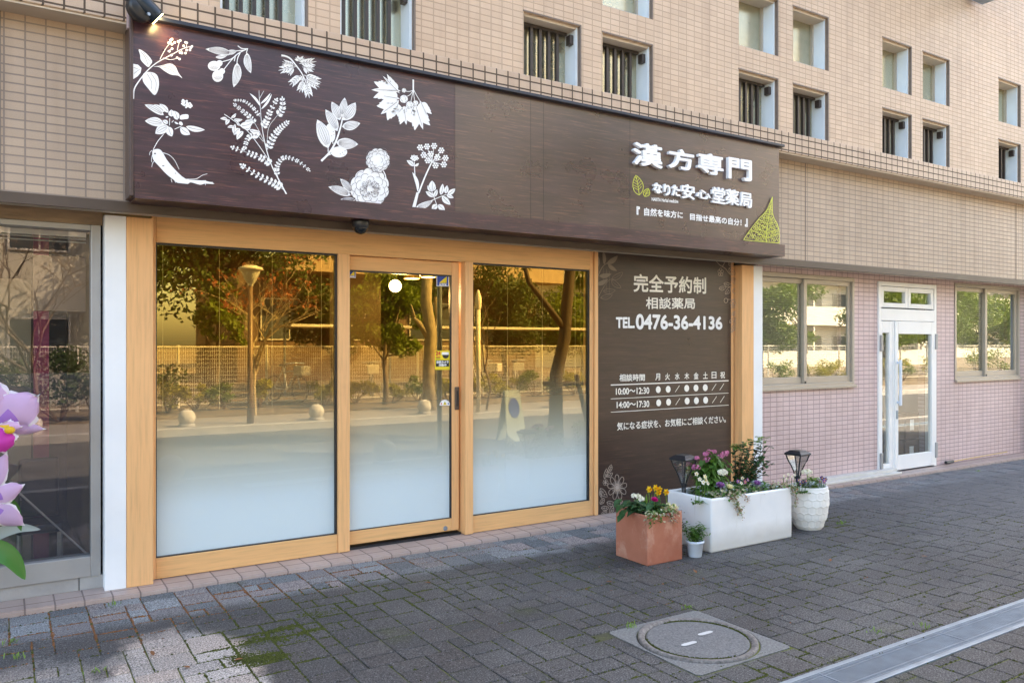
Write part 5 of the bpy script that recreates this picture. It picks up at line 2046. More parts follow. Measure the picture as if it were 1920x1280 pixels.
pp_ = thing('plant_pot', (4.215, -1.375, ZP), 'small white plastic pot between the terracotta box and the long white planter', 'pot')
b = MB()
b.lathe([(.045, 0), (.048, .002), (.060, .098), (.066, .10), (.067, .116), (.062, .117), (.058, .09), (.001, .09)], (4.215, -1.375, ZP), 32)
b.build('pot_body', M['pot_plastic'], pp_, True)
b = MB()
b.lathe([(.0585, 0), (.001, .004)], (4.215, -1.375, ZP + .1), 20, cap=False)
b.build('soil', M['soil'], pp_)

# solar lanterns
def lantern(x, y, zg, ztop, rot, label):
    t = thing('garden_lantern', (x, y, zg), label, 'lantern', 'black garden lanterns in the planters')
    cs, sn = math.cos(rot), math.sin(rot)
    T = lambda a_, c, z: (x + a_ * cs - c * sn, y + a_ * sn + c * cs, z)
    hb, hh_ = ztop - .225, .182
    prof = [(0, .015), (.25, .024), (.5, .038), (.75, .056), (1, .068)]
    b = MB()
    lv = [(.0, .080), (.012, .080), (.018, .075), (.036, .050), (.039, .046)]
    for i, (dz, h) in enumerate(lv):
        b.v += [T(a_ * h, c * h, hb + hh_ + dz) for a_, c in ((-1, -1), (1, -1), (1, 1), (-1, 1))]
    for i in range(len(lv) - 1):
        for k in range(4):
            k2 = (k + 1) % 4
            b.f.append((i * 4 + k, i * 4 + k2, i * 4 + 4 + k2, i * 4 + 4 + k))
            b.m.append(0)
    b.f += [(3, 2, 1, 0), (16, 17, 18, 19)]
    b.m += [0, 0]
    b.build('cap', M['black'], t, bevel=.003)
    b = MB()
    for a_, c in ((-1, -1), (1, -1), (1, 1), (-1, 1)):
        b.tube([T(a_ * h, c * h, hb + hh_ * q) for q, h in prof], .006, 6)
    b.lathe([(.024, -.02), (.026, .0), (.022, .008)], (x, y, hb), 12)
    b.build('frame', M['black'], t)
    b = MB()
    gm = glass('lantern_glass', (.95, .95, .95), .22, (.85, .86, .84), .5)
    for k in range(4):
        c0_, c1_ = ((-1, -1), (1, -1), (1, 1), (-1, 1))[k], ((-1, -1), (1, -1), (1, 1), (-1, 1))[(k + 1) % 4]
        for (q0, h0), (q1, h1) in zip(prof, prof[1:]):
            b.face([T(c0_[0] * h0, c0_[1] * h0, hb + hh_ * q0), T(c1_[0] * h0, c1_[1] * h0, hb + hh_ * q0), T(c1_[0] * h1, c1_[1] * h1, hb + hh_ * q1), T(c0_[0] * h1, c0_[1] * h1, hb + hh_ * q1)])
    b.build('glass', gm, t)
    b = MB()
    b.tube([(x, y, zg), (x, y, hb - .005)], .017, 10)
    b.build('stake', M['black'], t, True)


lantern(4.415, -1.06, .30, .655, .12, 'black garden lantern at the left end of the long white planter')
lantern(5.70, -1.11, .285, .605, .1, 'black garden lantern rising behind white flowers in the honeycomb pot')


def floret(b, c, r, d, mi, n=5, cup=.25, mic=None):
    """a small open flower facing d"""
    c, d = Vector(c), Vector(d).normalized()
    a_ = d.cross(Vector((.3, .1, 1))).normalized()
    e = d.cross(a_)
    ph = rng.uniform(0, 6)
    for k in range(n):
        q = ph + 2 * math.pi * k / n
        u_ = a_ * math.cos(q) + e * math.sin(q)
        v_ = a_ * math.cos(q + 1.57) + e * math.sin(q + 1.57)
        w_ = r * 2.4 / n
        b.face([c, c + u_ * r * .55 + v_ * w_ * .8 + d * r * cup * .5, c + u_ * r + v_ * w_ * .35 + d * r * cup, c + u_ * r - v_ * w_ * .35 + d * r * cup, c + u_ * r * .55 - v_ * w_ * .8 + d * r * cup * .5], mi)
    if mic is not None:
        b.ball(c + d * r * .12, r * .2, 6, 4, mic)


def umbel(b, c, r, n, fr, mi, flat=.7, mic=None):
    for k in range(n):
        z = 1 - 1.55 * (k + .5) / n
        q = 2.4 * k + rng.uniform(-.2, .2)
        s = math.sqrt(max(0, 1 - z * z))
        d = Vector((s * math.cos(q), s * math.sin(q), z))
        floret(b, Vector(c) + Vector((d.x * r, d.y * r, d.z * r * flat)), fr * rng.uniform(.8, 1.2), d + Vector((0, -.3, 0)), mi, 5, .2, mic)


def rosette(b, c, r, mi, layers=5, d=(0, -.35, 1), n=9, mi2=None, tight=1.0):
    c, d = Vector(c), Vector(d).normalized()
    a_ = d.cross(Vector((1, .1, 0))).normalized()
    e = d.cross(a_)
    for L in range(layers):
        rr = r * (1 - .8 * L / layers)
        lift = r * (.0 + .5 * L / layers) * tight
        tl = .35 + .9 * L / layers
        for k in range(n if L < layers - 1 else 5):
            q = 2 * math.pi * (k + .5 * (L % 2)) / n + rng.uniform(-.1, .1)
            u_ = a_ * math.cos(q) + e * math.sin(q)
            v_ = a_ * math.cos(q + 1.57) + e * math.sin(q + 1.57)
            w_ = rr * 3.0 / n
            b0_ = c + d * lift * .6
            tip = b0_ + u_ * rr * math.cos(tl * .6) + d * (rr * math.sin(tl * .8) + lift * .3)
            mid = b0_ + u_ * rr * .6 + d * lift * .2
            b.face([b0_, mid + v_ * w_, tip + v_ * w_ * .55, tip + d * rr * .05, tip - v_ * w_ * .55, mid - v_ * w_], mi if (mi2 is None or L > 1) else mi2)


def leafy(b, base, top, n, L, W, mi, spread, stem_mi=None, seed=0, droop=.3, minz=.2):
    """stems from base up to points round top, with leaves along them"""
    g = random.Random(seed)
    base, top = Vector(base), Vector(top)
    for s in range(n):
        tip = top + Vector((g.gauss(0, spread), g.gauss(0, spread * .7), g.gauss(0, spread * .45)))
        st = base + Vector((g.gauss(0, spread * .35), g.gauss(0, spread * .3), 0))
        mid = (st + tip) / 2 + Vector((g.gauss(0, spread * .15), g.gauss(0, spread * .15), 0))
        if stem_mi is not None:
            b.tube([st, mid, tip], [.004, .003, .002], 5, stem_mi)
        for k in range(7):
            t_ = minz + (1 - minz) * k / 6
            p = st.lerp(mid, t_ * 2) if t_ < .5 else mid.lerp(tip, t_ * 2 - 1)
            for sg_ in (0, 1):
                q = g.uniform(0, 6.28)
                b.leaf(p, (math.cos(q), math.sin(q), g.uniform(-.1, .75)), L * g.uniform(.6, 1.15), W * g.uniform(.7, 1.15), mi, droop=g.uniform(0, droop * 2))


def trailing(b, pts, n, L, mis, seed=0, spread=.012, stem_mi=None):
    g = random.Random(seed)
    c = catmull(pts, n=6)
    if stem_mi is not None:
        b.tube([tuple(p) for p in c], .0018, 4, stem_mi)
    for k in range(n):
        p = Vector(c[int(g.random() * (len(c) - 1))]) + Vector((g.gauss(0, spread), g.gauss(0, spread), g.gauss(0, spread)))
        q = g.uniform(0, 6.28)
        b.leaf(p, (math.cos(q), math.sin(q) - .4, g.uniform(-.8, .4)), L * g.uniform(.6, 1.2), L * .8 * g.uniform(.7, 1.1), g.choice(mis), droop=.3)


def plant(name, base, label, cat):
    return thing(name, base, label, cat)


# --- in the terracotta box
t = plant('flowering_plant', (3.86, -1.2, .285), 'broad dark green leaves with white flowers at the left of the terracotta box', 'plant')
b, fl = MB(), MB()
for k in range(85):
    q = rng.uniform(0, 6.28)
    rr = rng.uniform(.01, .115)
    bs = Vector((3.87 + rr * math.cos(q), -1.23 + rr * math.sin(q) * .8, .29 + rng.uniform(0, .06)))
    b.leaf(bs, (math.cos(q), math.sin(q), rng.uniform(.15, .9)), rng.uniform(.07, .12), rng.uniform(.045, .065), 0, droop=rng.uniform(.1, .6))
for px, py in ((1162, 938), (1166, 948), (1172, 958), (1178, 940), (1168, 966), (1222, 948)):
    p = Q(px, py, -1.3)
    b.leaf(p + Vector((.03, .02, .005)), (-1, -.4, -.1), .10, .055, 0, droop=.35)
for c in (Q(1189, 929, -1.22), Q(1197, 930, -1.2), Q(1203, 935, -1.22)):
    umbel(fl, c, .016, 7, .014, 0)
b.build('foliage', M['leaf_d'], t)
fl.build('white_flowers', M['fl_white'], t)
t = plant('daffodil', (4.0, -1.12, .285), 'yellow daffodils with narrow upright leaves at the back of the terracotta box', 'flower')
b, fl = MB(), MB()
for px, py in ((1217, 917), (1229, 914), (1236, 917), (1234, 923), (1249, 922)):
    c = Q(px, py, -1.12)
    b.tube([(c.x + rng.uniform(-.02, .02), -1.13, .285), tuple(c + Vector((0, .005, -.01)))], .003, 5)
    d = Vector((rng.uniform(-.6, .1), -1, rng.uniform(-.1, .4)))
    floret(fl, c, .026, d, 0, 6, .0)
    d.normalize()
    fl.tube([c, c + d * .015, c + d * .022], [.007, .009, .012], 8, 1, False)
for k in range(30):
    bs = (3.98 + rng.gauss(0, .04), -1.13 + rng.gauss(0, .02), .285)
    b.leaf(bs, (rng.uniform(-.3, .3), rng.uniform(-.3, .2), 1), rng.uniform(.08, .15), .012, 0, droop=.15)
b.build('leaf_blades', M['leaf_l'], t)
fl.build('blossom', [M['fl_yellow'], plain('daffodil_trumpet', (.82, .40, .01), .5)], t)
t = plant('ranunculus', (3.93, -1.27, .285), 'single magenta ranunculus bloom in the terracotta box', 'flower')
c = Q(1227, 934, -1.27)
fl = MB()
rosette(fl, c - Vector((0, 0, .012)), .027, 0, 7, (-.2, -.5, 1), 10, None, 1.3)
fl.build('blossom', M['fl_magenta'], t)
b = MB()
b.tube([(3.93, -1.26, .285), tuple(c - Vector((0, 0, .012)))], .0035, 6)
for k in range(14):
    q = rng.uniform(0, 6.28)
    b.leaf((3.95, -1.24, .30), (math.cos(q), math.sin(q), rng.uniform(.3, 1)), .07, .03, 0)
b.build('foliage', M['leaf'], t)
t = plant('flowering_plant', (4.02, -1.3, .285), 'cream white flowers and pale leaves at the right corner of the terracotta box', 'plant')
b, fl = MB(), MB()
for k in range(60):
    q = rng.uniform(0, 6.28)
    b.leaf((4.0 + rng.gauss(0, .045), -1.30 + rng.gauss(0, .04), .30 + rng.uniform(0, .035)), (math.cos(q), math.sin(q), rng.uniform(.0, .9)), rng.uniform(.03, .055), .028, 0)
for px, py in ((1253, 945), (1258, 950), (1264, 947), (1261, 955), (1255, 953), (1268, 952), (1249, 950)):
    umbel(fl, Q(px, py, -1.31), .012, 6, .012, 0)
b.build('foliage', M['leaf_l'], t)
fl.build('cream_flowers', M['fl_cream'], t)
t = plant('ivy', (3.9, -1.39, .30), 'variegated ivy hanging over the front of the terracotta box', 'ivy')
b = MB()
ML = [M['leaf_v'], M['leaf'], M['leaf_pink']]
trailing(b, [(3.78, -1.37, .33), (3.755, -1.40, .315), (3.76, -1.415, .28)], 55, .026, [0, 1, 1, 0], 1, .018)
trailing(b, [(3.83, -1.38, .33), (3.835, -1.40, .31), (3.84, -1.412, .285)], 36, .026, [0, 1, 1], 2, .016)
trailing(b, [(3.90, -1.38, .34), (3.97, -1.39, .325), (4.02, -1.38, .33)], 60, .024, [0, 1, 2], 3, .016)
trailing(b, [(3.96, -1.38, .33), (3.965, -1.405, .30), (3.97, -1.408, .255)], 40, .022, [0, 0, 2], 4, .014)
b.build('vines', ML, t)

# --- in the long white planter
t = plant('pentas', (4.68, -1.1, .325), 'bushy plant with pink flower clusters at the left of the long white planter', 'plant')
b, fl = MB(), MB()
for k, (px, py) in enumerate(((1308, 880), (1318, 862), (1328, 858), (1340, 850), (1350, 862), (1345, 870), (1330, 875), (1358, 880), (1320, 890), (1335, 890))):
    leafy(b, (4.70, -1.1, .325), Q(px, py + 4, -1.1 + rng.uniform(-.08, .08)), 5, .085, .050, 0, .03, None, 30 + k, .5, .3)
for px, py, r_ in ((1305, 876, .03), (1326, 862, .03), (1334, 847, .016), (1329, 846, .014), (1323, 851, .018), (1339, 846, .016), (1358, 851, .026), (1350, 856, .02), (1307, 858, .016), (1363, 848, .014)):
    umbel(fl, Q(px, py, -1.15), r_, 14, .011, 0)
b.build('foliage', M['leaf'], t)
fl.build('pink_flowers', M['fl_pink'], t)
t = plant('shrub', (5.02, -1.03, .325), 'upright glossy green shrub at the back of the long white planter', 'shrub')
b = MB()
for k, (px, py) in enumerate(((1382, 836), (1393, 832), (1400, 845), (1410, 832), (1428, 828), (1436, 838), (1432, 856), (1418, 862), (1392, 862), (1440, 866), (1404, 880), (1424, 885))):
    leafy(b, (5.04, -1.03, .325), Q(px, py + 3, -1.03 + rng.uniform(-.09, .09)), 3, .062, .034, 0, .022, 1, 60 + k, .25, .3)
b.build('foliage', [M['leaf_d'], M['twig']], t)
b = MB()
for k, (px, py) in enumerate(((1380, 838), (1388, 836), (1412, 826), (1430, 822))):
    for _ in range(12):
        q = rng.uniform(0, 6.28)
        b.leaf(Q(px + rng.gauss(0, 4), py + rng.gauss(0, 3), -1.04), (math.cos(q), math.sin(q), rng.uniform(-.2, .4)), .06, .03, 0)
b.build('young_leaves', M['leaf_l'], t)


def primula(x, y, z, c, label, mi='fl_white', r=.035):
    t = plant('primula', (x, y, z), label, 'flower')
    b, fl = MB(), MB()
    b.tube([(x, y, z), tuple(c)], .003, 5)
    for k in range(12):
        q = rng.uniform(0, 6.28)
        b.leaf((x, y, z), (math.cos(q), math.sin(q), rng.uniform(.2, 1)), .07, .035, 0)
    umbel(fl, c, r, 22, .013, 0, .55, 1)
    b.build('foliage', M['leaf_l'], t)
    fl.build('blossom', [M[mi], M['fl_cream']], t)


primula(4.80, -1.25, .325, Q(1355, 885, -1.25), 'white primula head standing above the long white planter')
primula(5.62, -1.28, .29, Q(1513, 885, -1.28), 'white primula head standing above the honeycomb pot', 'fl_white', .04)


def kale(px, py, Y, r, mi, mi2, label, zb):
    c = Q(px, py, Y)
    t = plant('ornamental_kale', (c.x, Y, zb), label, 'flower')
    fl = MB()
    rosette(fl, c - Vector((0, 0, r * .5)), r, 0, 6, (-.1, -.45, 1), 10, 1, 1.1)
    fl.build('rosette', [M[mi], M[mi2]], t)
    b = MB()
    b.tube([(c.x, Y, zb), tuple(c)], .006, 6)
    for k in range(10):
        q = rng.uniform(0, 6.28)
        b.leaf(c - Vector((0, 0, r * .6)), (math.cos(q), math.sin(q), .25), r * 1.3, r * .8, 0)
    b.build('outer_leaves', M['leaf_silver'], t)


kale(1351, 906, -1.29, .038, 'fl_purple', 'fl_purple', 'pale purple ornamental kale rosette beside the cream one in the white planter', .325)
kale(1368, 910, -1.31, .040, 'fl_cream', 'leaf_l', 'cream ornamental kale rosette at the front of the white planter', .325)
kale(1419, 903, -1.26, .042, 'fl_purple', 'leaf_silver', 'deep purple ornamental kale rosette in the middle of the white planter', .325)


def pansies(spots, Y, label, mis, zb, r=.017):
    c0_ = Q(spots[0][0], spots[0][1], Y)
    t = plant('pansy', (c0_.x, Y, zb), label, 'flower')
    b, fl = MB(), MB()
    for k, (px, py) in enumerate(spots):
        c = Q(px, py, Y)
        b.tube([(c.x, Y + .01, zb), tuple(c)], .0025, 5)
        floret(fl, c, r * rng.uniform(.85, 1.15), (rng.uniform(-.5, .2), -1, rng.uniform(.0, .5)), k % len(mis), 5, .1, None)
        floret(fl, c + Vector((0, -.003, .001)), r * .35, (0, -1, .2), len(mis), 5, .1)
        for _ in range(7):
            q = rng.uniform(0, 6.28)
            b.leaf((c.x + rng.gauss(0, .015), Y + rng.gauss(0, .015), zb), (math.cos(q), math.sin(q), rng.uniform(.2, 1.2)), .045, .022, 0)
    b.build('foliage', M['leaf'], t)
    fl.build('blossom', [M[m_] for m_ in mis] + [M['fl_yellow']], t)


pansies(((1384, 902), (1392, 896), (1397, 903), (1402, 899), (1390, 905)), -1.24, 'lilac and white pansies left of the deep purple kale in the white planter', ['fl_purple', 'fl_white', 'fl_pink'], .325)
pansies(((1312, 898), (1318, 904), (1323, 900), (1306, 888), (1327, 906), (1322, 893)), -1.3, 'white snapdragon like flowers at the left front of the white planter', ['fl_white', 'fl_white', 'fl_cream'], .325)
pansies(((1497, 900), (1505, 903), (1511, 901), (1500, 907), (1541, 896), (1545, 902), (1537, 903), (1548, 898)), -1.33, 'dark violet pansies round the front of the honeycomb pot', ['fl_violet', 'fl_violet', 'fl_purple'], .29, .019)
pansies(((1470, 892), (1478, 889), (1485, 893), (1490, 890), (1475, 897)), -1.25, 'small white flowers at the right end of the white planter', ['fl_white'], .325, .013)
t = plant('dusty_miller', (5.62, -1.34, .29), 'silver leaved plant between the violet pansies in the honeycomb pot', 'plant')
b = MB()
for k in range(50):
    q = rng.uniform(0, 6.28)
    c = Q(1522 + rng.gauss(0, 7), 907 + rng.gauss(0, 3), -1.35)
    b.leaf(c, (math.cos(q), math.sin(q) - .3, rng.uniform(-.1, .7)), .04, .012, 0)
b.build('foliage', M['leaf_silver'], t)
t = plant('green_filler', (5.72, -1.25, .29), 'fine green foliage at the right edge of the honeycomb pot', 'plant')
b = MB()
leafy(b, (5.66, -1.25, .29), (5.70, -1.27, .37), 26, .045, .018, 0, .04, None, 5, .3, .2)
leafy(b, (5.60, -1.27, .29), (5.58, -1.30, .36), 22, .045, .02, 0, .03, None, 8, .3, .2)
b.build('foliage', M['leaf_l'], t)
t = plant('ground_cover', (4.9, -1.2, .325), 'mixed low green and silver leaves covering the soil of the white planter', 'plant')
b = MB()
for k in range(800):
    x, y = rng.uniform(4.48, 5.23), rng.uniform(-1.35, -1.0)
    q = rng.uniform(0, 6.28)
    b.leaf((x, y, .325 + rng.uniform(0, .05)), (math.cos(q), math.sin(q), rng.uniform(.1, 1.0)), rng.uniform(.035, .07), rng.uniform(.018, .036), rng.choice([0, 0, 0, 1, 2, 3]))
b.build('foliage', [M['leaf'], M['leaf_d'], M['leaf_silver'], M['leaf_v']], t)
t = plant('ivy', (4.6, -1.39, .36), 'variegated ivy trailing down the front face of the white planter', 'ivy')
b = MB()
trailing(b, [(4.50, -1.36, .40), (4.56, -1.38, .375), (4.62, -1.39, .37), (4.70, -1.37, .40)], 110, .026, [0, 1, 2, 0], 11, .017)
trailing(b, [(4.52, -1.33, .40), (4.48, -1.34, .40), (4.45, -1.33, .37)], 60, .028, [1, 1, 0], 12, .016)
trailing(b, [(4.60, -1.39, .375), (4.61, -1.41, .33), (4.64, -1.405, .28), (4.66, -1.402, .25)], 90, .022, [0, 1, 2, 2], 13, .014, 1)
trailing(b, [(4.64, -1.405, .29), (4.675, -1.402, .235), (4.685, -1.40, .19)], 26, .016, [0, 2], 14, .005, 1)
trailing(b, [(4.70, -1.38, .385), (4.73, -1.405, .35), (4.745, -1.402, .305)], 30, .018, [0, 2, 2], 15, .008, 1)
b.build('vines', ML, t)
t = plant('ivy', (5.25, -1.38, .36), 'blush tinted ivy spilling over the right front corner of the white planter', 'ivy')
b = MB()
trailing(b, [(5.10, -1.33, .39), (5.18, -1.36, .395), (5.25, -1.38, .385), (5.28, -1.40, .35)], 130, .026, [0, 1, 2, 0], 21, .02)
trailing(b, [(5.27, -1.40, .37), (5.29, -1.415, .31), (5.285, -1.41, .26), (5.28, -1.41, .225)], 60, .02, [0, 2, 2, 1], 22, .011, 1)
b.build('vines', ML, t)
t = plant('potted_greens', (4.215, -1.375, .07), 'bushy narrow leaved green plant in the small white plastic pot', 'plant')
b = MB()
leafy(b, (4.215, -1.375, .07), (4.215, -1.375, .17), 22, .045, .013, 0, .045, None, 3, .2, .25)
leafy(b, (4.215, -1.36, .07), (4.14, -1.33, .20), 6, .045, .013, 0, .03, None, 4, .2, .25)
leafy(b, (4.215, -1.37, .07), (4.29, -1.37, .16), 6, .045, .012, 0, .02, None, 5, .2, .25)
b.build('foliage', M['leaf'], t)
b = MB()
for k in range(30):
    q = rng.uniform(0, 6.28)
    b.leaf((4.13 + rng.gauss(0, .02), -1.31 + rng.gauss(0, .02), .21 + rng.gauss(0, .03)), (math.cos(q), math.sin(q), rng.uniform(0, .8)), .035, .014, 0)
b.build('dark_sprig', plain('dark_foliage', (.06, .03, .03), .6), t)

# --- the orchid at the left edge
YO = -.34
t = thing('orchid', (-.22, YO, ZP), 'large lilac orchid with pale edged blooms at the left edge before the display window', 'orchid')


def petal(b, c, tip, wd, bulge, ruf, seed, mi=0, mie=1, deep=None):
    """ruffled petal from c to tip (survey points on plane YO), with a pale rim"""
    g = random.Random(seed)
    c, tip = Vector(c), Vector(tip)
    d = tip - c
    L = d.length
    d.normalize()
    sd_ = Vector((d.z, 0, -d.x))
    nu, nv = 14, 12
    ph = [g.uniform(0, 6.28) for _ in range(3)]
    n0 = len(b.v)
    for i in range(nu + 1):
        u_ = i / nu
        wv = wd * min(1, .22 + 1.5 * u_) * math.sqrt(max(0, 1 - u_ ** 4.5) + .003)
        for j in range(nv + 1):
            v_ = j / nv * 2 - 1
            rim = max(abs(v_), u_ ** 2)
            r_ = ruf * rim ** 3 * (math.sin(v_ * 9 + u_ * 14 + ph[0]) + .6 * math.sin(u_ * 31 + v_ * 23 + ph[1]))
            uu = u_ - .16 * u_ * v_ * v_
            p = c + d * (L * uu + r_ * .5) + sd_ * (wv * .5 * v_ + r_ * .4 * v_)
            p.y += -bulge * math.sin(math.pi * u_) + .25 * wd * v_ * v_ * .5 + r_
            b.v.append(tuple(p))
    for i in range(nu):
        for j in range(nv):
            a_ = n0 + i * (nv + 1) + j
            b.f.append((a_, a_ + 1, a_ + nv + 2, a_ + nv + 1))
            edge = j < 1 or j >= nv - 1 or i >= nu - 1
            inner = deep is not None and i < nu * .42 and 3 < j < nv - 3
            b.m.append(mie if edge else (deep if inner else mi))


OM = [M['orchid'], M['orchid_edge'], M['orchid_deep'], M['orchid_gold'], foliage('orchid_violet', (.42, .20, .66), .2, .3)]
q0 = Q(-14, 800, YO)
b = MB()
for (px, py, wd, bl, rf_, sd__, dp) in ((74, 740, .25, .05, .015, 1, 4), (-40, 700, .26, .04, .014, 2, 4), (87, 804, .085, .03, .003, 3, None), (-110, 760, .22, .05, .012, 4, 4), (-80, 880, .09, .03, .003, 5, None)):
    petal(b, q0 + Vector((0, .02, 0)), Q(px, py, YO), wd, bl, rf_, sd__, 0, 1, dp)
petal(b, q0 + Vector((.03, -.05, .01)), Q(8, 850, YO - .08), .16, .05, .011, 9, 2, 1, None)
petal(b, q0 + Vector((.03, -.06, .01)), Q(42, 800, YO - .1), .08, .03, .009, 10, 0, 1, 3)
b.ball(Q(18, 806, YO - .12), .026, 10, 7, 3, .8)
b.build('upper_bloom', OM, t, True)
q1 = Q(-30, 940, YO - .03)
b = MB()
for (px, py, wd, bl, rf_, sd__, dp) in ((47, 908, .12, .03, .006, 11, 4), (14, 845, .11, .03, .004, 12, None), (47, 985, .13, .03, .005, 13, 4), (-70, 1000, .12, .03, .006, 14, None), (-100, 900, .16, .04, .01, 15, 4)):
    petal(b, q1, Q(px, py, YO - .03), wd, bl, rf_, sd__, 0, 1, dp)
b.build('lower_bloom', OM, t, True)


def strap(b, pts, w_, mi=0):
    c = [Vector(p) for p in catmull(pts, n=6)]
    n0 = len(b.v)
    m_ = len(c)
    for i, p in enumerate(c):
        d = (c[min(i + 1, m_ - 1)] - c[max(i - 1, 0)]).normalized()
        sd_ = d.cross(Vector((0, -1, .25))).normalized()
        k = min(1, .4 + 1.5 * i / (m_ - 1)) * math.sin(math.pi * (.5 + .5 * (i / (m_ - 1)) ** 2)) ** .9 if i < m_ - 1 else .02
        for v_ in (-1, 0, 1):
            q = p + sd_ * (v_ * w_ * .5 * k)
            q.y += .15 * w_ * (1 - abs(v_)) * k
            b.v.append(tuple(q))
    for i in range(m_ - 1):
        for k in range(2):
            a_ = n0 + i * 3 + k
            b.f.append((a_, a_ + 1, a_ + 4, a_ + 3))
            b.m.append(mi)


for pts, w_, mt in (([Q(-60, 1000, YO), Q(-10, 955, YO + .03), Q(22, 950, YO + .05), Q(40, 995, YO + .06)], .085, 'orchid_leaf'),
                    ([Q(-80, 1045, YO), Q(-20, 1030, YO), Q(20, 1045, YO - .02), Q(47, 1086, YO - .03)], .12, 'orchid_leaf'),
                    ([Q(-70, 1060, YO + .1), Q(-20, 1010, YO + .12), Q(30, 990, YO + .14), Q(76, 992, YO + .15)], .07, 'leaf_silver')):
    b = MB()
    strap(b, pts, w_)
    b.build('leaf', M[mt], t, True)
b = MB()
b.tube([(-.22, YO, .0), (-.2, YO + .01, .4), tuple(q1 + Vector((-.02, .03, 0))), tuple(q0 + Vector((-.03, .05, 0)))], [.012, .011, .009, .007], 8)
b.build('stem', M['stem'], t, True)
b = MB()
b.lathe([(.07, 0), (.09, .14), (.10, .15), (.10, .17), (.085, .17), (.001, .15)], (-.26, YO, ZP), 24)
b.build('pot', M['terracotta'], t, True)
# ================================================================== ACROSS THE STREET (seen mirrored in the glass)
def leaf_cloud(name, mat, parent, centers, radii, n, size, seed, flat=.75):
    """many small leaf blades spread through clumps"""
    g = np.random.default_rng(seed)
    centers, radii = np.array(centers, float), np.array(radii, float)
    w_ = radii ** 2 / (radii ** 2).sum()
    idx = g.choice(len(centers), n, p=w_)
    d = g.normal(size=(n, 3))
    d /= np.linalg.norm(d, axis=1)[:, None]
    p = centers[idx] + d * (radii[idx] * g.random(n) ** .45)[:, None] * np.array([1, 1, flat])
    a = g.normal(size=(n, 3))
    a /= np.linalg.norm(a, axis=1)[:, None]
    c = np.cross(a, g.normal(size=(n, 3)))
    c /= np.linalg.norm(c, axis=1)[:, None]
    s = size * g.uniform(.6, 1.25, n)[:, None]
    v = np.stack([p - a * s * .6, p + c * s * .28, p + a * s * .6, p - c * s * .28], 1).reshape(-1, 3)
    off = np.array(WL[parent.name])
    me = bpy.data.meshes.new(name)
    me.vertices.add(n * 4)
    me.vertices.foreach_set('co', (v - off).ravel())
    me.loops.add(n * 4)
    me.loops.foreach_set('vertex_index', np.arange(n * 4))
    me.polygons.add(n)
    me.polygons.foreach_set('loop_start', np.arange(n) * 4)
    me.update(calc_edges=True)
    me.materials.append(mat)
    o = bpy.data.objects.new(name, me)
    COL.objects.link(o)
    o.parent = parent
    return o


def tree(name, label, x, y, h, tr, crown, leafm, n, size, seed, bark='bark', branches=9, group=None, z0=.03, trunk_top=.75, lean=0.0, cl=.33, twigs=2):
    """crown = (centre height, radius xy, radius z)"""
    t = thing(name, (x, y, z0), label, 'tree', group)
    g = random.Random(seed)
    ch, rx, rz = crown
    b = MB()
    top = h * trunk_top
    pts = [(x + lean * (k / 5) ** 1.5 + g.gauss(0, tr * .35) * (k > 0), y + g.gauss(0, tr * .35) * (k > 0), z0 - .1 + (top + .1) * k / 5) for k in range(6)]
    b.tube(pts, [tr * (1.25 if k == 0 else 1 - .13 * k) for k in range(6)], 10)
    tips, rad = [], []
    for k in range(branches):
        s0 = g.uniform(.42, 1)
        i = min(4, int(s0 * 5))
        st = Vector(pts[i]).lerp(Vector(pts[i + 1]), s0 * 5 - i)
        q = g.uniform(0, 6.28)
        rr = g.uniform(.45, .95)
        zz = g.uniform(-.8, .95)
        cz_ = math.sqrt(max(.05, 1 - zz * zz))
        tip = Vector((x + lean + rx * rr * cz_ * math.cos(q), y + rx * rr * cz_ * math.sin(q), z0 + ch + rz * zz * rr))
        if tip.z < st.z + .05:
            st = Vector(pts[2]).lerp(Vector(pts[3]), g.random())
        mid = st.lerp(tip, .5) + Vector((0, 0, -.08 * rz)) + Vector((g.gauss(0, .06), g.gauss(0, .06), 0)) * rx
        b.tube([st, mid, tip], [tr * .38, tr * .24, tr * .08], 6)
        tips.append(tip)
        rad.append(rx * cl * g.uniform(.7, 1.25))
        for _ in range(twigs):
            e = mid.lerp(tip, g.uniform(.2, .9)) + Vector((g.gauss(0, 1), g.gauss(0, 1), g.gauss(.3, .6))) * rx * .28
            b.tube([mid.lerp(tip, .3), e], [tr * .14, tr * .04], 5)
            tips.append(e)
            rad.append(rx * cl * g.uniform(.45, .9))
    b.build('trunk', M[bark], t, True)
    if n:
        leaf_cloud('crown', M[leafm], t, tips, rad, n, size, seed)
    return t


def bare_tree(name, label, x, y, h, tr, seed, bark='bark', levels=4, leafm=None, z0=.03, spread=.55, n0=3, nleaf=0):
    t = thing(name, (x, y, z0), label, 'tree')
    g = random.Random(seed)
    b = MB()
    tips = []

    def grow(p, d, L, r, lv):
        e = p + d * L
        m_ = p.lerp(e, .5) + Vector((g.gauss(0, 1), g.gauss(0, 1), g.gauss(0, .5))) * L * .06
        b.tube([p, m_, e], [r, r * .82, r * .62], 7 if lv > 2 else 4, 0, lv == levels)
        if lv == 0:
            tips.append(e)
            return
        for k in range(g.choice((2, 3)) if lv < levels else n0):
            nd = (d + Vector((g.gauss(0, spread), g.gauss(0, spread), g.gauss(.15, spread * .5)))).normalized()
            grow(p.lerp(e, g.uniform(.62, 1)), nd, L * g.uniform(.6, .85), r * .58, lv - 1)
    grow(Vector((x, y, z0 - .1)), Vector((g.gauss(0, .05), g.gauss(0, .05), 1)).normalized(), h * .36, tr, levels)
    b.build('trunk', M[bark], t)
    if leafm and nleaf:
        leaf_cloud('crown', M[leafm], t, tips, [.16] * len(tips), nleaf, .085, seed)
    return t


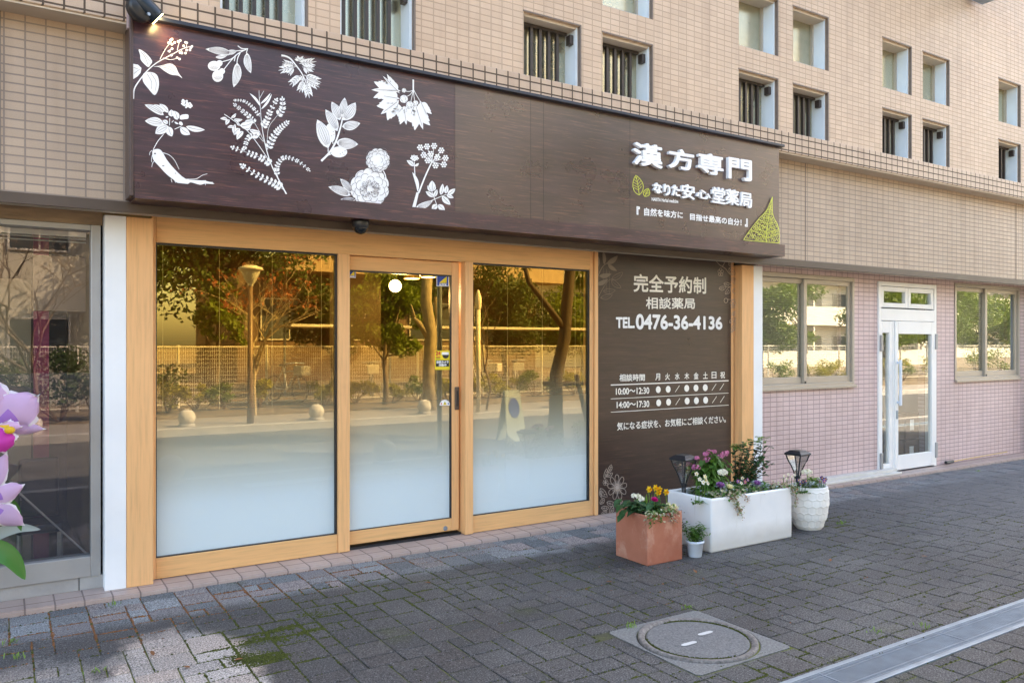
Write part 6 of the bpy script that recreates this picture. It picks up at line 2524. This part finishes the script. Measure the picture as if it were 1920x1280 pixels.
# street trees and the trees beyond the fence
bare_tree('young_tree', 'young tree with sparse reddish leaves mirrored beside the street lamp in the left pane', 4.5, -11.6, 3.7, .05, 4, 'bark_pale', 5, 'tree_r', .0, .5, 4, 420)
tree('evergreen_tree', 'broad leaved evergreen tree mirrored in the sliding door glass', 7.85, -12.4, 3.6, .07, (2.35, 1.05, 1.25), 'tree_m', 8500, .11, 11, 'bark', 13, None, 0, .8)
tree('evergreen_tree', 'large dark evergreen mirrored at the upper left of the left pane', 5.0, -18.0, 10.5, .24, (6.2, 3.0, 4.4), 'tree_d', 42000, .15, 12, 'bark_d', 34, 'trees beyond the fence', .03, .7, 0, .42)  # crown raised, like the other tall trees, to darken the left facade and sign
tree('evergreen_tree', 'dark evergreen mirrored behind the left edge of the left pane', 1.2, -19.5, 10.0, .24, (6.0, 2.8, 4.4), 'tree_d', 36000, .15, 13, 'bark_d', 30, 'trees beyond the fence', .03, .7, 0, .42)
tree('evergreen_tree', 'yellow green shoots mirrored left of the street lamp in the left pane', 4.6, -15.6, 3.3, .07, (2.2, .75, .9), 'tree_m', 1300, .14, 14, 'bark', 9, 'trees beyond the fence')
for k, (x, y, h, rx, lm, lb) in enumerate(((-3.5, -20, 9.5, 3.0, 'tree_d', 'tall dark tree mirrored at the top of the left display window'), (12.4, -18.5, 8.6, 2.6, 'tree_d', 'dark tree mirrored at the upper left of the right large pane'), (15.6, -19.5, 4.0, 1.9, 'tree_d', 'dark tree mirrored behind the thin white post in the right pane'),
                                           (19.0, -19.0, 3.6, 1.8, 'tree_m', 'green tree mirrored low behind the thick trunk in the right pane'), (9.0, -19.5, 3.6, 1.4, 'tree_d', 'dark tree mirrored behind the middle of the sliding door'),
                                           (24.5, -15.0, 4.2, 1.5, 'tree_m', 'green tree mirrored in the left sash of the window beside the white pillar'), (31.5, -14.5, 4.3, 1.7, 'tree_m', 'green tree mirrored in the glass of the white door'),
                                           (35.5, -14.8, 4.6, 1.8, 'tree_m', 'tree mirrored at the right of the white door glass'), (39.5, -16.5, 4.6, 2.2, 'tree_m', 'tree mirrored in the left sash of the far right window'),
                                           (45.5, -17.5, 4.2, 2.3, 'tree_m', 'tree mirrored in the right sash of the far right window'), (52.0, -18.5, 5.0, 2.5, 'tree_m', 'tree mirrored at the edge of the far right window'))):
    tree('broadleaf_tree', lb, x, y, h, .12, (h * .6, rx, h * .38), lm, 11000, .13, 20 + k, 'bark_d', 14, 'trees beyond the fence', .03, .7, 0, .42)
bare_tree('bare_tree', 'bare twiggy tree mirrored in the right sash of the window beside the white pillar', 30.0, -17.0, 4.8, .09, 5, 'bark', 5, None, .03, .5)
bare_tree('bare_tree', 'leafless tree with spreading branches mirrored in the left display window', .35, -10.2, 4.2, .045, 8, 'bark', 6, None, .0, .6, 6)
bare_tree('bare_tree', 'small bare tree mirrored behind the white post in the right pane', 9.35, -10.2, 3.2, .035, 9, 'bark', 3, None, .0, .5)
# the pruned trunk
t = thing('pruned_tree', (8.25, -10.9, 0), 'thick pruned pale trunk mirrored in the sliding door', 'tree')
b = MB()
b.tube([(8.28, -10.9, -.1), (8.26, -10.88, .8), (8.33, -10.9, 1.7), (8.2, -10.9, 2.5), (8.26, -10.9, 3.6)], [.17, .14, .15, .13, .12], 12)
b.tube([(8.3, -10.9, 1.6), (8.02, -10.9, 2.0), (7.86, -10.85, 2.1)], [.09, .06, .04], 8)
b.tube([(8.3, -10.9, 1.7), (8.5, -10.9, 2.15), (8.47, -10.9, 2.6)], [.08, .06, .05], 8)
b.tube([(7.9, -10.86, 2.06), (7.8, -10.85, 2.4)], [.04, .015], 6)
b.build('trunk', plain('plane_bark', (.30, .25, .18), .9, .3, 8, .5, 30), t, True)
# near side: thick shaded trunk with its prop
t = thing('thick_tree', (7.62, -5.0, -.1), 'thick dark trunk with a forked limb mirrored in the right large pane', 'tree')
b = MB()
b.tube([(7.58, -5.0, -.15), (7.6, -5.0, .4), (7.62, -5.02, 1.0), (7.78, -5.0, 1.6), (7.83, -5.0, 2.2), (7.95, -5.0, 3.2), (8.0, -5.0, 4.6)], [.15, .115, .105, .10, .095, .08, .06], 12)
b.tube([(7.78, -5.0, 1.75), (7.42, -5.02, 2.15), (7.1, -5.05, 2.5), (6.95, -5.1, 3.1)], [.06, .05, .042, .03], 8)
b.build('trunk', M['bark_d'], t, True)
leaf_cloud('crown', M['tree_m'], t, [(8.5, -5.3, 2.6), (8.75, -5.2, 2.1), (8.6, -5.3, 3.3), (8.2, -5.0, 4.4), (7.6, -5.2, 4.7), (7.0, -5.2, 4.3)], [.35, .32, .5, .8, .8, .7], 3600, .12, 77)
b = MB()
b.tube([(8.35, -5.0, -.15), (8.02, -5.0, 1.0)], .04, 8)
b.tube([(7.45, -5.15, .86), (8.15, -4.9, .86)], .035, 8)
b.build('prop', M['bark_d'], t)

# street lamp
t = thing('street_lamp', (3.98, -9.95, 0), 'street lamp with a wide conical glass head mirrored in the left large pane', 'street lamp')
b = MB()
b.tube([(3.98, -9.95, -.05), (3.98, -9.95, .5), (3.98, -9.95, 2.62)], [.068, .052, .042], 14)
b.build('post', M['lamp_post'], t, True)
b = MB()
b.lathe([(.05, 2.62), (.06, 2.66), (.085, 2.68), (.19, 2.92)], (3.98, -9.95, 0), 24, cap=False)
b.build('lamp_bowl', M['lamp_glass'], t, True)
b = MB()
b.lathe([(.215, 2.915), (.235, 2.935), (.22, 2.965), (.10, 3.01), (.001, 3.02)], (3.98, -9.95, 0), 28, cap=False)
b.build('lamp_cap', M['far_rail'], t, True)
# utility pole on the near side, white post opposite
t = thing('sign_pole', (5.5, -5.0, -.14), 'thin grey pole mirrored at the right of the sliding door', 'pole')
b = MB()
b.tube([(5.5, -5.0, -.14), (5.5, -5.0, 4.2)], .038, 12)
b.build('shaft', M['steel'], t)
b = MB()
b.box(5.25, 5.75, -5.06, -5.045, 3.5, 4.0)
b.build('plate', M['far_rail'], t, bevel=.02)
t = thing('white_post', (8.95, -9.85, 0), 'slender bright white post with a pointed top mirrored in the right large pane', 'post')
b = MB()
b.tube([(8.95, -9.85, 0), (8.95, -9.85, 2.3)], .05, 14)
b.build('shaft', M['fence'], t, True)
b = MB()
b.lathe([(.06, 2.3), (.075, 2.4), (.07, 2.55), (.02, 2.72), (.001, 2.73)], (8.95, -9.85, 0), 16, cap=False)
b.build('cap', M['fence'], t, True)

# ball bollards on both kerbs
def ball_bollard(x, y, z, lab, grp):
    t = thing('ball_bollard', (x, y, z), lab, 'bollard', grp)
    b = MB()
    b.ball((x, y, z + .16), .155, 24, 14, 0)
    b.build('ball', M['ballstone'], t, True)
    b = MB()
    b.lathe([(.15, -.05), (.15, .035), (.13, .05)], (x, y, z), 20)
    b.build('base', M['concrete'], t)
    return t


fb = [(2.83, 'pale ball bollard mirrored low at the left of the left pane'), (5.28, 'pale ball bollard mirrored low at the right of the left pane'), (11.15, 'pale ball bollard mirrored low in the right large pane'), (.4, 'pale ball bollard mirrored low in the left display window'), (7.7, 'pale ball bollard mirrored low in the sliding door'), (13.6, 'pale ball bollard mirrored beyond the right pane')]
o0 = ball_bollard(fb[0][0], -9.98, 0, fb[0][1], 'ball bollards on the opposite kerb')
for x, lb in fb[1:]:
    o = copy_tree(o0, None, (x, -9.98, 0))
    o['label'] = lb
nb = [(1.55, 'round bollard silhouette mirrored low in the left pane'), (4.12, 'round bollard silhouette mirrored low in the sliding door')]
for k, (x, lb) in enumerate(nb):
    o = copy_tree(o0, None, (x, -3.86, ZP))
    o['label'], o['group'] = lb, 'ball bollards on the near kerb'
# notice board on the near side
t = thing('notice_board', (7.3, -5.9, -.14), 'white folding notice board with a dark blue oval mirrored in the right large pane', 'board')
b = MB()
for dy in (0, .3):
    n0 = len(b.v)
    sg_ = 1 if dy else -1
    b.v += [(7.12, -5.9 + sg_ * .18, -.14), (7.52, -5.9 + sg_ * .18, -.14), (7.47, -5.9 + sg_ * .02, .72), (7.17, -5.9 + sg_ * .02, .72)]
    b.v += [(p[0], p[1] - .02, p[2]) for p in b.v[-4:]]
    b.f += [(n0, n0 + 1, n0 + 2, n0 + 3), (n0 + 7, n0 + 6, n0 + 5, n0 + 4)] + [(n0 + k, n0 + (k + 1) % 4, n0 + 4 + (k + 1) % 4, n0 + 4 + k) for k in range(4)]
    b.m += [0] * 6
b.build('board', plain('pale_green_board', (.34, .40, .36), .5), t)
b = MB()
b.face([(7.32 + .11 * math.cos(q), -5.9 + .18 - .16 * ((.42 + .17 * math.sin(q) + .14) / .86) + .006, .42 + .17 * math.sin(q)) for q in (2 * math.pi * k / 20 for k in range(20))])
b.build('oval', M['blue'], t)

# shrubs in front of the fence
sh = [(2.3, .5, 'y'), (2.95, .42, 'y'), (3.6, .36, 'y'), (4.2, .4, 'm'), (4.9, .45, 'y'), (6.6, .42, 'y'), (7.3, .4, 'y'), (8.2, .38, 'y'), (9.1, .42, 'm'), (9.9, .42, 'y'), (10.7, .45, 'y'), (11.6, .44, 'y'), (12.6, .5, 'm'), (13.8, .5, 'y'), (15.2, .5, 'y'), (17, .55, 'm'), (19, .6, 'y'), (21, .6, 'y'), (23, .6, 'm'), (25, .6, 'y'), (26.4, .6, 'y'), (27.8, .6, 'y'), (29.2, .6, 'y'), (30.8, .6, 'm'), (33, .7, 'y'), (36, .8, 'm'), (39, .8, 'm'), (42, .8, 'm'), (.9, .9, 'd'), (1.5, .95, 'd'), (.2, .8, 'd'), (1.9, .7, 'd')]
for k, (x, r_, ty) in enumerate(sh):
    y = -13.0 + .25 * math.sin(k * 2.1) if x > 2 else -11.8
    t = thing('shrub', (x, y, .03), {'y': 'yellow green shrub in the row along the fence mirrored in the glass', 'm': 'mid green shrub in the row along the fence mirrored in the glass', 'd': 'dark leafy bush mirrored in the left display window'}[ty], 'shrub', {'y': 'yellow shrubs along the fence', 'm': 'green shrubs along the fence', 'd': 'bushes mirrored in the left window'}[ty])
    g = random.Random(k)
    b = MB()
    cs = []
    for _ in range(7):
        e = Vector((x + g.gauss(0, r_ * .5), y + g.gauss(0, r_ * .4), .03 + r_ * g.uniform(.5, 1.35)))
        b.tube([(x, y, 0), (Vector((x, y, 0)).lerp(e, .5) + Vector((g.gauss(0, .05), 0, 0))), e], [.015, .01, .004], 5)
        cs.append(tuple(e))
    b.build('stem', M['twig'], t)
    leaf_cloud('foliage', M['tree_' + ty], t, cs, [r_ * .4] * 7, 650 if ty != 'd' else 1500, .075, 300 + k)
    if ty == 'd':
        pass

# mesh fence
fn = thing('mesh_fence', (10, -14.1, .03), 'pale wire mesh fence on posts mirrored across the shop glass', 'fence')
b = MB()
FX0, FX1, FZ1 = -6.0, 46.0, 1.46
x = FX0
while x < FX1:
    b.box(x, x + .006, -14.103, -14.097, .08, FZ1)
    x += .05 if x < 16 else .10
for k in range(15):
    z = .1 + k * (FZ1 - .12) / 14
    b.box(FX0, FX1, -14.108, -14.1031, z, z + (.006 if 0 < k < 14 else .025))
b.build('mesh', M['fence'], fn)
x = -4.8
while x < FX1:
    b = MB()
    b.tube([(x, -14.14, 0), (x, -14.14, FZ1 + .03)], .032, 8)
    b.build('post', M['fence'], fn)
    x += 2.05


# bicycles behind the fence
def bicycle(x, y, yaw, label, first=None):
    if first:
        o = copy_tree(first, None, (x, y, .03))
        o.rotation_euler = (0, 0, yaw)
        o['label'] = label
        return o
    t = thing('bicycle', (0, 0, 0), label, 'bicycle', 'bicycles behind the mesh fence')
    for wx in (-.52, .52):
        b = MB()
        for k in range(25):
            pass
        b.tube([(wx + .32 * math.cos(2 * math.pi * k / 24), 0, .33 + .32 * math.sin(2 * math.pi * k / 24)) for k in range(25)], .016, 6, 0, False)
        b.build('wheel', M['rubber'], t)
    b = MB()
    for p, q in (((-.52, 0, .33), (-.15, 0, .85)), ((-.15, 0, .9), (.0, 0, .3)), ((0, 0, .3), (.38, 0, .8)), ((-.15, 0, .75), (.38, 0, .8)), ((.52, 0, .33), (.36, 0, .95)), ((-.52, 0, .33), (0, 0, .3))):
        b.tube([p, q], .018, 6)
    b.build('frame', M['bike'], t)
    b = MB()
    b.tube([(.34, -.28, .98), (.38, 0, 1.0), (.34, .28, .98)], .014, 6)
    b.build('handlebar', M['steel'], t)
    b = MB()
    b.ball((-.17, 0, .93), .11, 10, 6, 0, .35)
    b.build('saddle', M['rubber'], t)
    b = MB()
    b.box(.45, .75, -.16, .16, .68, .92)
    b.build('basket', M['fence'], t, bevel=.02)
    t.location, t.rotation_euler = (x, y, .03), (0, 0, yaw)
    return t


b0_ = bicycle(6.2, -15.0, 1.2, 'pale bicycle behind the fence mirrored at the right of the left pane')
bicycle(8.6, -15.1, 1.9, 'pale bicycle behind the fence mirrored in the sliding door', b0_)
bicycle(11.9, -15.0, 1.0, 'pale bicycle behind the fence mirrored in the right large pane', b0_)
bicycle(13.4, -15.2, 2.0, 'pale bicycle behind the fence mirrored near the thick trunk', b0_)
# low shed roofs (cycle shelter) beyond
t = thing('cycle_shelter', (10, -17, .03), 'low cycle shelter roof mirrored behind the fence', 'shelter')
b = MB()
b.box(6.5, 20, -17.4, -15.6, 1.98, 2.05)
b.build('roof', M['far_rail'], t)
for x in (6.8, 10.1, 13.4, 16.7, 19.7):
    b = MB()
    b.tube([(x, -17.2, 0), (x, -17.2, 1.98)], .04, 8)
    b.build('post', M['steel'], t)


def far_building(name, label, x0, x1, y, zh, wallm, floors, wpx, balcony, depth=10, win=1.3, wh=1.5, sill=.95, zb0=.0):
    t = thing(name, ((x0 + x1) / 2, y, 0), label, 'building')
    b = MB()
    b.box(x0, x1, y - depth, y, -.2, zh)
    b.box(x0 - .15, x1 + .15, y - depth - .15, y + .15, zh, zh + .35)
    b.build('wall', wallm, t)
    for fl in range(floors):
        z = zb0 + fl * 2.9
        if balcony:
            b = MB()
            b.box(x0 + .3, x1 - .3, y + .001, y + 1.25, z - .12, z)
            b.box(x0 + .3, x1 - .3, y + 1.15, y + 1.25, z, z + 1.1)
            k = x0 + .3
            while k < x1:
                b.box(k, k + .14, y + .001, y + 1.145, z, z + 2.78)
                k += wpx * 2
            b.build('balcony', wallm, t)
        k = x0 + .9
        while k + win < x1 - .4:
            f = MB()
            f.box(k, k + win, y + .002, y + .03, z + sill, z + sill + wh)
            w_ = f.build('window', M['far_glass'], t)
            f = MB()
            frame_rect(f, k - .03, k + win + .03, z + sill - .03, z + sill + wh + .03, .05, y + .003, y + .05)
            f.box(k + win / 2 - .02, k + win / 2 + .02, y + .031, y + .05, z + sill + .02, z + sill + wh - .02)
            f.build('frame', M['far_rail'], w_)
            k += wpx
    return t


far_building('community_hall', 'brown building with a pale fascia mirrored at the upper right of the left pane', 7.6, 21.5, -26, 4.55, M['far_brown'], 1, 3.2, False, 8, 2.2, 1.6, 1.7)
b = MB()
b.box(9.0, 22.2, -26.2, -24.7, 4.35, 5.1)
bb = b.build('fascia', plain('pale_fascia', (.36, .27, .18), .8, .1, 1), bpy.data.objects['community_hall'])
far_building('apartment_block', 'cream apartment block with balconies mirrored at the top of the right large pane', 22, 37.5, -38, 23, M['far_cream'], 8, 2.4, True, 10, 1.6, 2.0, .1)
far_building('apartment_block', 'long cream apartment block mirrored in the windows beside the white door', 38.5, 60, -29, 20, M['far_cream'], 6, 3.0, True, 10, 1.8, 2.0, .1)
far_building('pale_building', 'pale building mirrored above the dark trees at the top left of the left pane', -14, 6.0, -36, 11, M['far_cream'], 4, 2.6, False, 8, 1.5, 1.4)
far_building('grey_building', 'distant apartment block mirrored at the edge of the far right window', 68, 110, -44, 13, M['far_cream'], 4, 3.4, True, 10, 1.8, 2.0, .1)
far_building('low_house', 'pale low house mirrored in the left display window', -8, 2.3, -17.5, 5.5, plain('far_house_wall', (.50, .46, .36), .8, .1, .8), 2, 2.4, False, 6, 1.3, 1.2)
